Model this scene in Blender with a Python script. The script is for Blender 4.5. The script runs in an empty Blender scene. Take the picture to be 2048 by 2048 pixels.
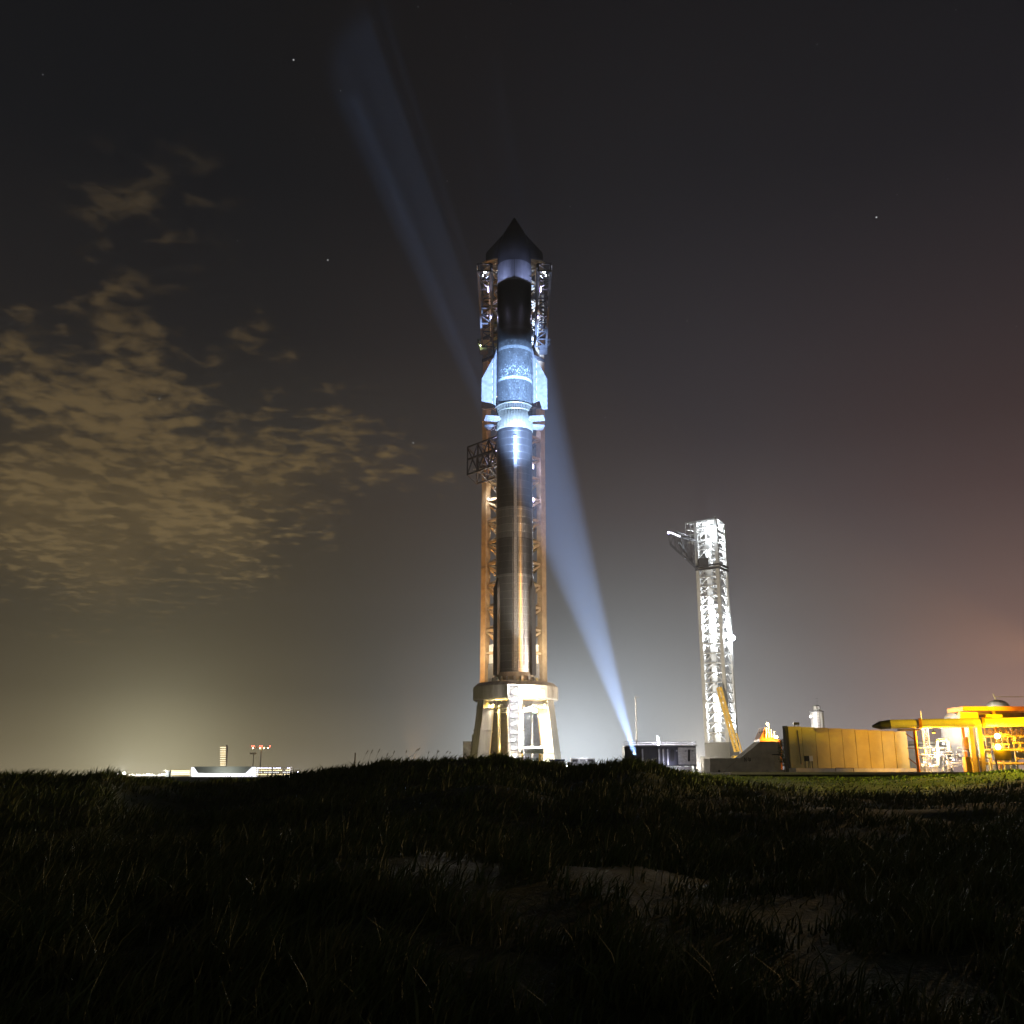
import bpy, math, random
import numpy as np
from mathutils import Vector, Matrix, noise as mnoise
random.seed(7)
rng = np.random.default_rng(7)
R = math.radians
S = bpy.context.scene
COL = S.collection

# ------------------------------------------------------------------ camera
PITCH = R(15.3)
F = 1927.0                     # focal length in photo pixels (photo 2048 px)
CZ = 2.0
cam_d = bpy.data.cameras.new("camera")
cam = bpy.data.objects.new("camera", cam_d)
COL.objects.link(cam)
cam.location = (0, 0, CZ)
cam.rotation_euler = (R(90) + PITCH, 0, 0)
cam_d.sensor_width = 36.0
cam_d.lens = F / 2048.0 * 36.0
cam_d.clip_start = 0.1
cam_d.clip_end = 6000
S.camera = cam

# ------------------------------------------------------------------ render settings / exposure
S.view_settings.view_transform = 'Standard'
S.view_settings.look = 'None'
S.view_settings.exposure = 0.0
S.view_settings.gamma = 1.0
S.cycles.use_denoising = True
S.cycles.volume_bounces = 0
S.cycles.max_bounces = 6
S.cycles.diffuse_bounces = 2
S.cycles.glossy_bounces = 3
S.cycles.sample_clamp_indirect = 4.0
S.cycles.sample_clamp_direct = 0.0
S.cycles.use_light_tree = True

def P(px, py, Y):
    """world point at ground distance Y on the sight line of photo pixel px, py"""
    u = (px - 1024.0) / F
    v = (1023.0 - py) / F
    d = (u, math.cos(PITCH) - v * math.sin(PITCH), math.sin(PITCH) + v * math.cos(PITCH))
    k = Y / d[1]
    return Vector((d[0] * k, Y, CZ + d[2] * k))

def DIR(px, py):
    p = P(px, py, 100.0) - Vector((0, 0, CZ))
    return p.normalized()

# ------------------------------------------------------------------ node helper
class NT:
    def __init__(s, tree):
        s.t = tree
    def n(s, typ, **kw):
        nd = s.t.nodes.new(typ)
        for k, v in kw.items():
            setattr(nd, k, v)
        return nd
    def put(s, sock, v):
        if hasattr(v, 'is_output') or isinstance(v, bpy.types.NodeSocket):
            s.t.links.new(v, sock)
        elif v is not None:
            try:
                sock.default_value = v
            except Exception:
                sock.default_value = (v[0], v[1], v[2], 1.0)
    def m(s, op, a, b=None, c=None, clamp=False):
        nd = s.n('ShaderNodeMath', operation=op)
        nd.use_clamp = clamp
        s.put(nd.inputs[0], a)
        if b is not None: s.put(nd.inputs[1], b)
        if c is not None: s.put(nd.inputs[2], c)
        return nd.outputs[0]
    def vm(s, op, a, b=None, scale=None):
        nd = s.n('ShaderNodeVectorMath', operation=op)
        s.put(nd.inputs[0], a)
        if b is not None: s.put(nd.inputs[1], b)
        if scale is not None: s.put(nd.inputs['Scale'], scale)
        return nd.outputs['Value'] if op in ('DOT_PRODUCT', 'DISTANCE', 'LENGTH') else nd.outputs['Vector']
    def noise(s, vec, scale, detail=3, rough=0.55, dist=0.0):
        nd = s.n('ShaderNodeTexNoise')
        if vec is not None: s.put(nd.inputs['Vector'], vec)
        nd.inputs['Scale'].default_value = scale
        nd.inputs['Detail'].default_value = detail
        nd.inputs['Roughness'].default_value = rough
        nd.inputs['Distortion'].default_value = dist
        return nd.outputs[0]
    def ramp(s, fac, stops, interp='LINEAR'):
        nd = s.n('ShaderNodeValToRGB')
        nd.color_ramp.interpolation = interp
        el = nd.color_ramp.elements
        while len(el) < len(stops): el.new(0.5)
        for e, (p, c) in zip(el, stops):
            e.position = p
            e.color = (c[0], c[1], c[2], 1) if hasattr(c, '__len__') else (c, c, c, 1)
        s.put(nd.inputs[0], fac)
        return nd.outputs[0]
    def mix(s, fac, a, b, blend='MIX'):
        nd = s.n('ShaderNodeMix', data_type='RGBA', blend_type=blend)
        s.put(nd.inputs[0], fac)
        s.put(nd.inputs[6], a if not isinstance(a, tuple) else (*a[:3], 1))
        s.put(nd.inputs[7], b if not isinstance(b, tuple) else (*b[:3], 1))
        return nd.outputs[2]
    def smooth(s, x, a, b):
        nd = s.n('ShaderNodeMapRange', interpolation_type='SMOOTHSTEP')
        s.put(nd.inputs[0], x)
        nd.inputs[1].default_value = a
        nd.inputs[2].default_value = b
        return nd.outputs[0]

# ------------------------------------------------------------------ world: night sky with light domes, cloud and stars
W = bpy.data.worlds.new("World")
S.world = W
W.use_nodes = True
wt = W.node_tree
wt.nodes.clear()
w = NT(wt)
D = w.n('ShaderNodeTexCoord').outputs['Generated']
D = w.vm('NORMALIZE', D)
sep = w.n('ShaderNodeSeparateXYZ'); w.put(sep.inputs[0], D)
dx, dy, dz = sep.outputs
SKYW = 1.0
left = w.ramp(w.m('MULTIPLY', dz, 1.0, clamp=True), [
    (0.00, (.230, .185, .112)), (0.03, (.150, .118, .066)), (0.08, (.074, .055, .029)), (0.14, (.050, .036, .018)), (0.20, (.042, .030, .015)), (0.26, (.036, .0262, .0150)),
    (0.33, (.024, .0205, .0165)), (0.42, (.0085, .0078, .0085)), (0.55, (.0028, .0031, .0047)), (0.75, (.0014, .0017, .0028))])
right = w.ramp(w.m('MULTIPLY', dz, 1.0, clamp=True), [
    (0.00, (.270, .272, .270)), (0.03, (.250, .250, .248)), (0.08, (.165, .170, .175)), (0.14, (.098, .103, .108)), (0.20, (.067, .066, .070)), (0.26, (.044, .038, .042)),
    (0.33, (.026, .0215, .025)), (0.42, (.0180, .0155, .0195)), (0.55, (.0068, .0066, .0100)), (0.75, (.0022, .0024, .0042))])
az = w.m('DIVIDE', dx, w.m('MAXIMUM', w.m('ABSOLUTE', dy), 0.05))
sky = w.mix(w.smooth(az, -0.30, 0.24), left, right)

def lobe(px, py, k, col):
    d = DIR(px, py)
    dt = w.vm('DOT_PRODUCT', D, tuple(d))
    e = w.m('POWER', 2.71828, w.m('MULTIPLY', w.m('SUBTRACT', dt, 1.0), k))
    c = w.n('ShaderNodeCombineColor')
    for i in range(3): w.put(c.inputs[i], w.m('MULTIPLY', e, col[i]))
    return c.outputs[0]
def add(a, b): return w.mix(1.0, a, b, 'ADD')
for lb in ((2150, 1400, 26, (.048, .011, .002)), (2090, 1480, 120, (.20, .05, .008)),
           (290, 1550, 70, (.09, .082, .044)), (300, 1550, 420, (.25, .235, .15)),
           (1330, 1570, 16, (.020, .023, .027)), (1200, 1560, 110, (.28, .32, .35)), (1120, 1530, 420, (.50, .55, .60))):  # pad lamps' glow in the haze painted into the sky here
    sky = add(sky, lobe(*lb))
# clouds: patchy altocumulus lit from below, on a plane high above
cz = w.m('ADD', w.m('MAXIMUM', dz, 0.02), 0.10)
cv = w.n('ShaderNodeCombineXYZ')
w.put(cv.inputs[0], w.m('DIVIDE', dx, cz)); w.put(cv.inputs[1], w.m('DIVIDE', dy, cz)); cv.inputs[2].default_value = 0.4
cvec = cv.outputs[0]
n1 = w.noise(w.vm('MULTIPLY', cvec, (1.0, 1.0, 1.0)), 19.0, 3, 0.5, 0.25)
n2 = w.noise(cvec, 2.1, 3, 0.5, 0.3)
msk = None
for px, py, s, a in ((90, 760, .085, .8), (220, 860, .11, 1.0), (120, 1000, .10, .95), (330, 980, .10, .95), (230, 640, .06, .75), (430, 860, .05, .5),
                     (520, 930, .075, .85), (660, 890, .060, .8), (770, 925, .045, .62), (880, 945, .03, .45), (300, 410, .075, .5), (380, 380, .04, .5), (250, 500, .05, .4), (510, 670, .03, .62),
                     (620, 1000, .06, .55), (430, 1060, .08, .75), (210, 1090, .09, .8), (570, 710, .022, .5), (690, 830, .03, .5)):
    d = DIR(px, py)
    ds = w.m('DIVIDE', w.vm('DISTANCE', D, tuple(d)), s)
    g = w.m('MULTIPLY', w.m('POWER', 2.71828, w.m('MULTIPLY', w.m('MULTIPLY', ds, ds), -1.0)), a)
    msk = g if msk is None else w.m('MAXIMUM', msk, g)
low = w.smooth(dz, 0.36, 0.24)
val = w.m('ADD', w.m('MULTIPLY', msk, 0.46), w.m('ADD', w.m('MULTIPLY', n1, 0.95), w.m('MULTIPLY', n2, 0.35)))
cl = w.smooth(val, 0.80, 1.18)
cl2 = w.m('MULTIPLY', w.smooth(msk, 0.35, 0.95), w.m('MULTIPLY', low, 0.72))
cl = w.m('MAXIMUM', w.m('MULTIPLY', cl, w.smooth(msk, 0.06, 0.42)), cl2)
# faint broad veil around
ccol = w.ramp(dz, [(0.20, (.195, .136, .058)), (0.30, (.148, .101, .042)), (0.42, (.084, .057, .026)), (0.55, (.036, .026, .015)), (0.65, (.020, .016, .012))])
cshade = w.m('ADD', w.m('ADD', w.m('MULTIPLY', n1, 0.8), w.m('MULTIPLY', n2, 0.9)), 0.15)
c2 = w.n('ShaderNodeVectorMath', operation='SCALE'); w.put(c2.inputs[0], ccol); w.put(c2.inputs['Scale'], cshade)
skyc = w.mix(w.m('MULTIPLY', cl, 0.78), sky, c2.outputs[0])
skyc = w.mix(w.smooth(dy, -0.35, 0.35), w.mix(1.0, skyc, (.90, .91, .95), 'MULTIPLY'), skyc)
# stars
vo = w.n('ShaderNodeTexVoronoi'); w.put(vo.inputs['Vector'], D); vo.inputs['Scale'].default_value = 50.0
sel = w.n('ShaderNodeSeparateColor'); w.put(sel.inputs[0], vo.outputs['Color'])
mag = w.m('POWER', sel.outputs[0], 7.0)
core = w.smooth(vo.outputs['Distance'], 0.058, 0.014)
st = w.m('MULTIPLY', w.m('MULTIPLY', core, mag), w.m('MULTIPLY', w.smooth(dz, 0.22, 0.42), 0.85))
stc = w.n('ShaderNodeCombineColor')
w.put(stc.inputs[0], w.m('MULTIPLY', st, 0.95)); w.put(stc.inputs[1], w.m('MULTIPLY', st, 0.97)); w.put(stc.inputs[2], st)
skyc = add(skyc, w.mix(cl, stc.outputs[0], (0, 0, 0)))
nish = w.n('ShaderNodeTexSky', sky_type='NISHITA')
nish.sun_disc = False
nish.sun_elevation = R(-8)
nish.sun_rotation = R(200)
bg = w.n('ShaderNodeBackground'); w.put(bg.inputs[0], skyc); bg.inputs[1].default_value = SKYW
bg2 = w.n('ShaderNodeBackground'); w.put(bg2.inputs[0], nish.outputs[0]); bg2.inputs[1].default_value = 0.02
ad = w.n('ShaderNodeAddShader'); w.put(ad.inputs[0], bg.outputs[0]); w.put(ad.inputs[1], bg2.outputs[0])
ow = w.n('ShaderNodeOutputWorld'); w.put(ow.inputs[0], ad.outputs[0])
W.cycles.sampling_method = 'MANUAL'
W.cycles.sample_map_resolution = 512

# ------------------------------------------------------------------ haze: one closed box of even, thin air
HAZE = 1.8e-4
def make_haze():
    x0, x1, y0, y1, z0, z1 = -1500, 1500, -60, 2160, -4, 390
    v = [(x, y, z) for z in (z0, z1) for y in (y0, y1) for x in (x0, x1)]
    f = [(0, 2, 3, 1), (4, 5, 7, 6), (0, 1, 5, 4), (2, 6, 7, 3), (0, 4, 6, 2), (1, 3, 7, 5)]
    me = bpy.data.meshes.new("haze"); me.from_pydata(v, [], f); me.update()
    o = bpy.data.objects.new("haze", me); COL.objects.link(o)
    m = bpy.data.materials.new("haze_air"); m.use_nodes = True
    t = NT(m.node_tree); m.node_tree.nodes.clear()
    pv = t.n('ShaderNodeVolumePrincipled')
    pv.inputs['Color'].default_value = (.93, .95, 1.0, 1)
    pv.inputs['Density'].default_value = HAZE
    pv.inputs['Anisotropy'].default_value = -0.25
    out = t.n('ShaderNodeOutputMaterial'); t.put(out.inputs['Volume'], pv.outputs[0])
    me.materials.append(m)
    o['kind'] = 'stuff'; o['label'] = 'thin night haze over the pad and dunes'
make_haze()

# ------------------------------------------------------------------ materials
MATS = {}
def mat(name, col, rough=0.6, metal=0.0, var=0.25, vscale=1.5, bump=0.0, bscale=20.0, aniso=0.0, spec=0.5, streak=False):
    if name in MATS: return MATS[name]
    m = bpy.data.materials.new(name); m.use_nodes = True
    t = NT(m.node_tree)
    b = m.node_tree.nodes['Principled BSDF']
    co = t.n('ShaderNodeTexCoord').outputs['Object']
    vec = t.vm('MULTIPLY', co, (1, 1, 0.12)) if streak else co
    nz = t.noise(vec, vscale, 5, 0.6)
    fac = t.ramp(nz, [(0.3, 0.0), (0.7, 1.0)])
    lo = tuple(c * (1 - var) for c in col); hi = tuple(min(1, c * (1 + var * 0.7)) for c in col)
    t.put(b.inputs['Base Color'], t.mix(fac, lo, hi))
    t.put(b.inputs['Roughness'], t.m('ADD', t.m('MULTIPLY', nz, 0.25), rough - 0.12, clamp=True))
    b.inputs['Metallic'].default_value = metal
    b.inputs['Specular IOR Level'].default_value = spec
    if bump:
        bp = t.n('ShaderNodeBump'); bp.inputs['Strength'].default_value = bump
        t.put(bp.inputs['Height'], t.noise(co, bscale, 4))
        t.put(b.inputs['Normal'], bp.outputs[0])
    MATS[name] = m
    return m

def emat(name, col, strength):
    if name in MATS: return MATS[name]
    m = bpy.data.materials.new(name); m.use_nodes = True
    b = m.node_tree.nodes['Principled BSDF']
    b.inputs['Base Color'].default_value = (.1, .1, .1, 1)
    b.inputs['Emission Color'].default_value = (*col, 1)
    b.inputs['Emission Strength'].default_value = strength
    MATS[name] = m
    return m

def rocket_steel():
    m = bpy.data.materials.new("stainless_steel"); m.use_nodes = True
    t = NT(m.node_tree); b = m.node_tree.nodes['Principled BSDF']
    co = t.n('ShaderNodeTexCoord').outputs['Object']
    s3 = t.n('ShaderNodeSeparateXYZ'); t.put(s3.inputs[0], co)
    z = t.m('DIVIDE', s3.outputs[2], 1.83)
    fr = t.m('FRACT', z)
    seam = t.m('LESS_THAN', fr, 0.045)
    wn = t.n('ShaderNodeTexWhiteNoise', noise_dimensions='1D'); t.put(wn.inputs['W'], t.m('FLOOR', z))
    pan = wn.outputs['Value']
    nz = t.noise(t.vm('MULTIPLY', co, (1, 1, 0.15)), 0.9, 5, 0.6)
    fine = t.noise(t.vm('MULTIPLY', co, (6, 6, 0.25)), 1.2, 4, 0.6)
    v = t.m('ADD', t.m('MULTIPLY', nz, 0.35), t.m('ADD', t.m('MULTIPLY', pan, 0.10), 0.26))
    v = t.m('ADD', v, t.m('MULTIPLY', seam, 0.30))
    zz = s3.outputs[2]
    sec = t.m('ADD', t.m('LESS_THAN', zz, 48.4 - 24), t.m('MULTIPLY', t.m('GREATER_THAN', zz, 57.3 - 24), t.m('LESS_THAN', zz, 65 - 24)))
    v = t.m('MULTIPLY', v, t.m('ADD', t.m('MULTIPLY', sec, 0.30), 0.30))
    c = t.n('ShaderNodeCombineColor'); t.put(c.inputs[0], v); t.put(c.inputs[1], v); t.put(c.inputs[2], t.m('MULTIPLY', v, 1.03))
    t.put(b.inputs['Base Color'], c.outputs[0])
    b.inputs['Metallic'].default_value = 0.92
    rg = t.m('ADD', t.m('MULTIPLY', pan, 0.05), t.m('ADD', t.m('MULTIPLY', fine, 0.05), 0.26))
    t.put(b.inputs['Roughness'], t.m('ADD', rg, t.m('MULTIPLY', seam, 0.18)))
    b.inputs['Anisotropic'].default_value = 0.75
    b.inputs['Anisotropic Rotation'].default_value = 0.25
    tg = t.n('ShaderNodeTangent', direction_type='RADIAL', axis='Z')
    t.put(b.inputs['Tangent'], tg.outputs[0])
    bp = t.n('ShaderNodeBump'); bp.inputs['Strength'].default_value = 0.12; bp.inputs['Distance'].default_value = 0.05
    t.put(bp.inputs['Height'], seam)
    t.put(b.inputs['Normal'], bp.outputs[0])
    return m

def ship_tiles():
    m = bpy.data.materials.new("heat_shield_tiles"); m.use_nodes = True
    t = NT(m.node_tree); b = m.node_tree.nodes['Principled BSDF']
    co = t.n('ShaderNodeTexCoord').outputs['Object']
    s3 = t.n('ShaderNodeSeparateXYZ'); t.put(s3.inputs[0], co)
    z = s3.outputs[2]
    ang = t.m('ARCTAN2', s3.outputs[0], s3.outputs[1])
    cv = t.n('ShaderNodeCombineXYZ'); t.put(cv.inputs[0], t.m('MULTIPLY', ang, 4.5)); t.put(cv.inputs[1], z)
    vo = t.n('ShaderNodeTexVoronoi'); t.put(vo.inputs['Vector'], cv.outputs[0]); vo.inputs['Scale'].default_value = 4.5; vo.inputs['Randomness'].default_value = 0.25
    sc = t.n('ShaderNodeSeparateColor'); t.put(sc.inputs[0], vo.outputs['Color'])
    nz = t.noise(t.vm('MULTIPLY', co, (1, 1, 0.4)), 0.7, 6, 0.65)
    nb = t.noise(co, 2.6, 5, 0.7)
    base = t.m('ADD', t.m('MULTIPLY', sc.outputs[0], 0.02), t.m('MULTIPLY', nz, 0.035))
    # scuffed pale bands at the weld lines of the aft section (height above pad 2.2 m)
    def band(zc, hw, amp):
        d = t.m('ABSOLUTE', t.m('SUBTRACT', z, zc))
        return t.m('MULTIPLY', t.smooth(d, hw, hw * 0.7), amp)
    bands = t.m('ADD', band(98.6 - 24, .42, .17), t.m('ADD', band(107.0 - 24, .5, .07), band(112.5 - 24, .5, .05)))
    rough_patch = t.m('MULTIPLY', t.smooth(nb, .52, .66), .22)
    dn = t.m('MULTIPLY', t.smooth(t.m('ABSOLUTE', t.m('SUBTRACT', z, 100.2 - 24)), 2.6, 0.4), rough_patch)
    spots = t.m('MULTIPLY', t.m('GREATER_THAN', sc.outputs[1], .975), .05)
    v = t.m('ADD', base, t.m('ADD', t.m('MULTIPLY', bands, t.m('ADD', nb, .35)), t.m('ADD', dn, spots)))
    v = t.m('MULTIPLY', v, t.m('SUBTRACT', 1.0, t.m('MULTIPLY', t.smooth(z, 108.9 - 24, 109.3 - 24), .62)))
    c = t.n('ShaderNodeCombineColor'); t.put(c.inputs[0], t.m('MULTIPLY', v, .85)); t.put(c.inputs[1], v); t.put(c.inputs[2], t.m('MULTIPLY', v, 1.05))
    t.put(b.inputs['Base Color'], c.outputs[0])
    t.put(b.inputs['Roughness'], t.m('ADD', t.m('MULTIPLY', nz, 0.3), 0.33))
    bp = t.n('ShaderNodeBump'); bp.inputs['Strength'].default_value = 0.25; bp.inputs['Distance'].default_value = 0.02
    t.put(bp.inputs['Height'], vo.outputs['Distance']); t.put(b.inputs['Normal'], bp.outputs[0])
    return m

M_STEEL = rocket_steel()
M_TILE = ship_tiles()
M_FLAP = mat("flap_steel", (.088, .092, .10), .45, 0.3, .3, 1.2)
M_NOSE = mat("nose_tiles", (.012, .0125, .015), .6, 0, .3, 1.5)
M_LIT_BAND = mat('lit_band_steel', (.10, .105, .12), .4, 0.3, .35, 1.1, streak=True)  # paler than the tiles: lamplight on the ship put into the colour
M_PALE = mat("interstage_steel", (.115, .115, .09), .42, 0.55, .18, 2.0, streak=True)
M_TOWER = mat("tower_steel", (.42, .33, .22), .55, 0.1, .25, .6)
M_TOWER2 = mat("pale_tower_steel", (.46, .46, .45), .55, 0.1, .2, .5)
M_DARK = mat("dark_steel", (.045, .045, .05), .5, 0.2, .3, 2)
M_BLACK = mat("black_paint", (.012, .012, .013), .5)
M_MOUNT = mat("mount_steel", (.36, .32, .26), .6, 0.1, .35, .8, streak=True, bump=.1, bscale=4)
M_CONC = mat("concrete", (.42, .40, .36), .85, 0, .3, .9, bump=.25, bscale=6)
M_WALLP = mat("precast_wall_concrete", (.38, .31, .12), .85, 0, .22, .45, bump=.15, bscale=8)
M_WHITE = mat("white_paint", (.72, .72, .70), .45, 0, .12, 1.5)
M_YEL = mat("yellow_paint", (.75, .47, .03), .5, 0, .2, 2)
M_ORG = mat("orange_paint_and_lamplight", (.60, .20, .02), .5, 0, .2, 2)
M_PIPE = mat("pale_pipe_coating", (.70, .60, .32), .38, 0.1, .15, 1.2)
M_GREY = mat("grey_paint", (.25, .25, .26), .55, 0, .25, 2)
M_BLUE = mat("blue_paint", (.04, .06, .20), .5, 0, .25, 3)
M_NAVY = mat("dark_panel_steel", (.055, .058, .075), .45, 0.4, .35, 1.5, streak=True)
M_GALV = mat("galvanised_steel", (.45, .46, .48), .4, 0.7, .3, 3)
M_RUST = mat("rusty_steel", (.16, .09, .05), .8, 0.1, .4, 2)
M_GROUND_PAD = mat("pad_gravel", (.20, .18, .15), .9, 0, .35, .8, bump=.3, bscale=5)

# ------------------------------------------------------------------ mesh builder
class MB:
    def __init__(s): s.v = []; s.f = []; s.sm = []; s.marks = []
    def cut(s): s.marks.append((len(s.v), len(s.f)))
    def _add(s, vs, fs, smooth=False):
        k = len(s.v); s.adds = getattr(s, 'adds', []); s.adds.append((k, len(s.f))); s.v += [tuple(v) for v in vs]
        s.f += [tuple(i + k for i in f) for f in fs]; s.sm += [smooth] * len(fs)
    def hexa(s, p):   # 8 corners: bottom 0-3 ccw, top 4-7
        s._add(p, [(3, 2, 1, 0), (4, 5, 6, 7), (0, 1, 5, 4), (1, 2, 6, 5), (2, 3, 7, 6), (3, 0, 4, 7)])
    def box(s, c, d, rz=0.0):
        cx, cy, cz = c; a, b, h = d[0] / 2, d[1] / 2, d[2] / 2
        cr, sr = math.cos(rz), math.sin(rz)
        pts = []
        for z in (-h, h):
            for x, y in ((-a, -b), (a, -b), (a, b), (-a, b)):
                pts.append((cx + x * cr - y * sr, cy + x * sr + y * cr, cz + z))
        s.hexa(pts)
    def bar(s, p, q, wd, ht=None, up=(0, 0, 1)):
        p = Vector(p); q = Vector(q); ht = ht or wd
        d = (q - p)
        if d.length < 1e-6: return
        d.normalize(); u = Vector(up)
        if abs(d.dot(u)) > 0.98: u = Vector((1, 0, 0)) if abs(d.x) < 0.9 else Vector((0, 1, 0))
        a = d.cross(u).normalized(); b = a.cross(d).normalized()
        a *= wd / 2; b *= ht / 2
        s.hexa([p - a - b, p + a - b, p + a + b, p - a + b, q - a - b, q + a - b, q + a + b, q - a + b])
    def tube(s, p, q, r, r2=None, n=10):
        p = Vector(p); q = Vector(q); r2 = r if r2 is None else r2
        d = (q - p).normalized(); u = Vector((0, 0, 1)) if abs(d.z) < 0.95 else Vector((1, 0, 0))
        a = d.cross(u).normalized(); b = a.cross(d).normalized()
        vs = []
        for c, rr in ((p, r), (q, r2)):
            for i in range(n):
                t = 2 * math.pi * i / n
                vs.append(c + (a * math.cos(t) + b * math.sin(t)) * rr)
        s._add(vs, [(i, (i + 1) % n, n + (i + 1) % n, n + i) for i in range(n)], True)
        s._add(vs[:n], [tuple(range(n))[::-1]]); s._add(vs[n:], [tuple(range(n))])
    def path(s, pts, r, n=8):
        for a, b in zip(pts[:-1], pts[1:]): s.tube(a, b, r, n=n)
        for c in pts[1:-1]: s.ball(c, r * 1.02, 8, 5)
    def ball(s, c, r, n=10, k=6, sq=(1, 1, 1)):
        vs = []; 
        for j in range(k + 1):
            ph = math.pi * j / k
            for i in range(n):
                t = 2 * math.pi * i / n
                vs.append((c[0] + r * sq[0] * math.sin(ph) * math.cos(t), c[1] + r * sq[1] * math.sin(ph) * math.sin(t), c[2] + r * sq[2] * math.cos(ph)))
        s._add(vs, [(j * n + i, (j + 1) * n + i, (j + 1) * n + (i + 1) % n, j * n + (i + 1) % n) for j in range(k) for i in range(n)], True)
    def lathe(s, prof, c, n=64, smooth=True, a0=0.0, a1=2 * math.pi):
        full = abs(a1 - a0 - 2 * math.pi) < 1e-6
        m = n if full else n + 1
        vs = []
        for r, z in prof:
            for i in range(m):
                t = a0 + (a1 - a0) * i / n
                vs.append((c[0] + r * math.cos(t), c[1] + r * math.sin(t), c[2] + z))
        fs = []
        for j in range(len(prof) - 1):
            for i in range(n):
                i2 = (i + 1) % m
                fs.append((j * m + i, j * m + i2, (j + 1) * m + i2, (j + 1) * m + i))
        s._add(vs, fs, smooth)
    def prism(s, poly, axis, t0, t1):
        """poly: 2D outline; axis 'y' -> (x,z) extruded along y, 'z' -> (x,y) along z"""
        n = len(poly)
        mk = (lambda p, t: (p[0], t, p[1])) if axis == 'y' else (lambda p, t: (p[0], p[1], t))
        vs = [mk(p, t0) for p in poly] + [mk(p, t1) for p in poly]
        s._add(vs, [tuple(range(n))[::-1], tuple(range(n, 2 * n))] + [(i, (i + 1) % n, n + (i + 1) % n, n + i) for i in range(n)])
    def slab(s, pts, off):
        """any planar outline in 3D extruded by a vector"""
        n = len(pts); off = Vector(off)
        vs = [Vector(p) for p in pts] + [Vector(p) + off for p in pts]
        s._add(vs, [tuple(range(n))[::-1], tuple(range(n, 2 * n))] + [(i, (i + 1) % n, n + (i + 1) % n, n + i) for i in range(n)])
    def truss(s, a0, a1, b0, b1, n, wd, kind='x', ends=True):
        """ladder between chord a0-a1 and chord b0-b1"""
        a0, a1, b0, b1 = map(Vector, (a0, a1, b0, b1))
        for i in range(n + 1):
            t = i / n
            A, B = a0.lerp(a1, t), b0.lerp(b1, t)
            if ends or 0 < i < n: s.bar(A, B, wd)
            if i < n:
                A2, B2 = a0.lerp(a1, (i + 1) / n), b0.lerp(b1, (i + 1) / n)
                if kind == 'x': s.bar(A, B2, wd * .8); s.bar(B, A2, wd * .8)
                elif kind == '/': s.bar(A, B2, wd * .8)
                elif kind == '\\': s.bar(B, A2, wd * .8)
                elif kind == 'k':
                    Mm = A2.lerp(B2, .5); s.bar(A, Mm, wd * .8); s.bar(B, Mm, wd * .8)
                elif kind == 'z':
                    if i % 2: s.bar(A, B2, wd * .8)
                    else: s.bar(B, A2, wd * .8)
    def build(s, name, m, parent=None, loc=None):
        if parent is not None:
            r = parent
            off = Vector(r.location)
            while r.parent is not None: r = r.parent; off = off + Vector(r.location)
        else:
            off = Vector(loc) if loc is not None else Vector((0, 0, 0))
        me = bpy.data.meshes.new(name)
        me.from_pydata([(x - off.x, y - off.y, z - off.z) for x, y, z in s.v], [], s.f)
        me.polygons.foreach_set('use_smooth', s.sm)
        me.materials.append(m); me.update()
        o = bpy.data.objects.new(name, me); COL.objects.link(o)
        if parent is not None: o.parent = parent
        else: o.location = off
        return o

def build_each(b, name, m, parent):
    """one object per piece: pieces are the stretches between cut() marks, or each added solid"""
    marks = ([(0, 0)] + b.marks) if b.marks else list(b.adds)
    marks = [q for q in marks if q[0] < len(b.v)] + [(len(b.v), len(b.f))]
    for (v0, f0), (v1, f1) in zip(marks[:-1], marks[1:]):
        if v1 == v0: continue
        c = MB(); c.v = b.v[v0:v1]; c.f = [tuple(i - v0 for i in f) for f in b.f[f0:f1]]; c.sm = b.sm[f0:f1]
        c.build(name, m, parent)
def tag(o, label=None, cat=None, group=None, kind=None):
    if label: o['label'] = label
    if cat: o['category'] = cat
    if group: o['group'] = group
    if kind: o['kind'] = kind
    return o
def thing(name, loc, label, cat, group=None):
    o = bpy.data.objects.new(name, None); COL.objects.link(o); o.location = loc; o.empty_display_size = 0.5
    return tag(o, label, cat, group)
def copy_tree(o, parent=None):
    c = o.copy(); COL.objects.link(c); c.parent = parent
    for ch in o.children: copy_tree(ch, c)
    return c
def light(loc, power, col, parent=None, kind='POINT', size=0.15, spot=None, blend=0.3, aim=None, name="lamp_light"):
    d = bpy.data.lights.new(name, kind); d.energy = power; d.color = col; d.shadow_soft_size = size
    if kind == 'SPOT': d.spot_size = spot; d.spot_blend = blend
    o = bpy.data.objects.new(name, d); COL.objects.link(o)
    off = Vector((0, 0, 0)); r = parent
    while r is not None: off += Vector(r.location); r = r.parent
    o.location = Vector(loc) - off
    if aim is not None:
        o.rotation_euler = (Vector(aim) - Vector(loc)).to_track_quat('-Z', 'Y').to_euler()
    if parent is not None: o.parent = parent
    return o
SODIUM = (1.0, .46, .02)
COOL = (.86, .93, 1.0)
WARMW = (1.0, .86, .62)
BEAM = (.36, .55, 1.0)
VIOLET = (.70, .66, 1.0)
L_COOL = emat("cool_lens", COOL, 60); L_SOD = emat("sodium_lens", (1, .50, .03), 30)
L_VIO = emat("violet_tube", (.62, .55, 1.0), 14); L_RED = emat("red_beacon_lens", (1, .05, .03), 30)
L_WARM = emat("warm_lens", (1, .75, .35), 40)

PAD = 2.2
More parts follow.
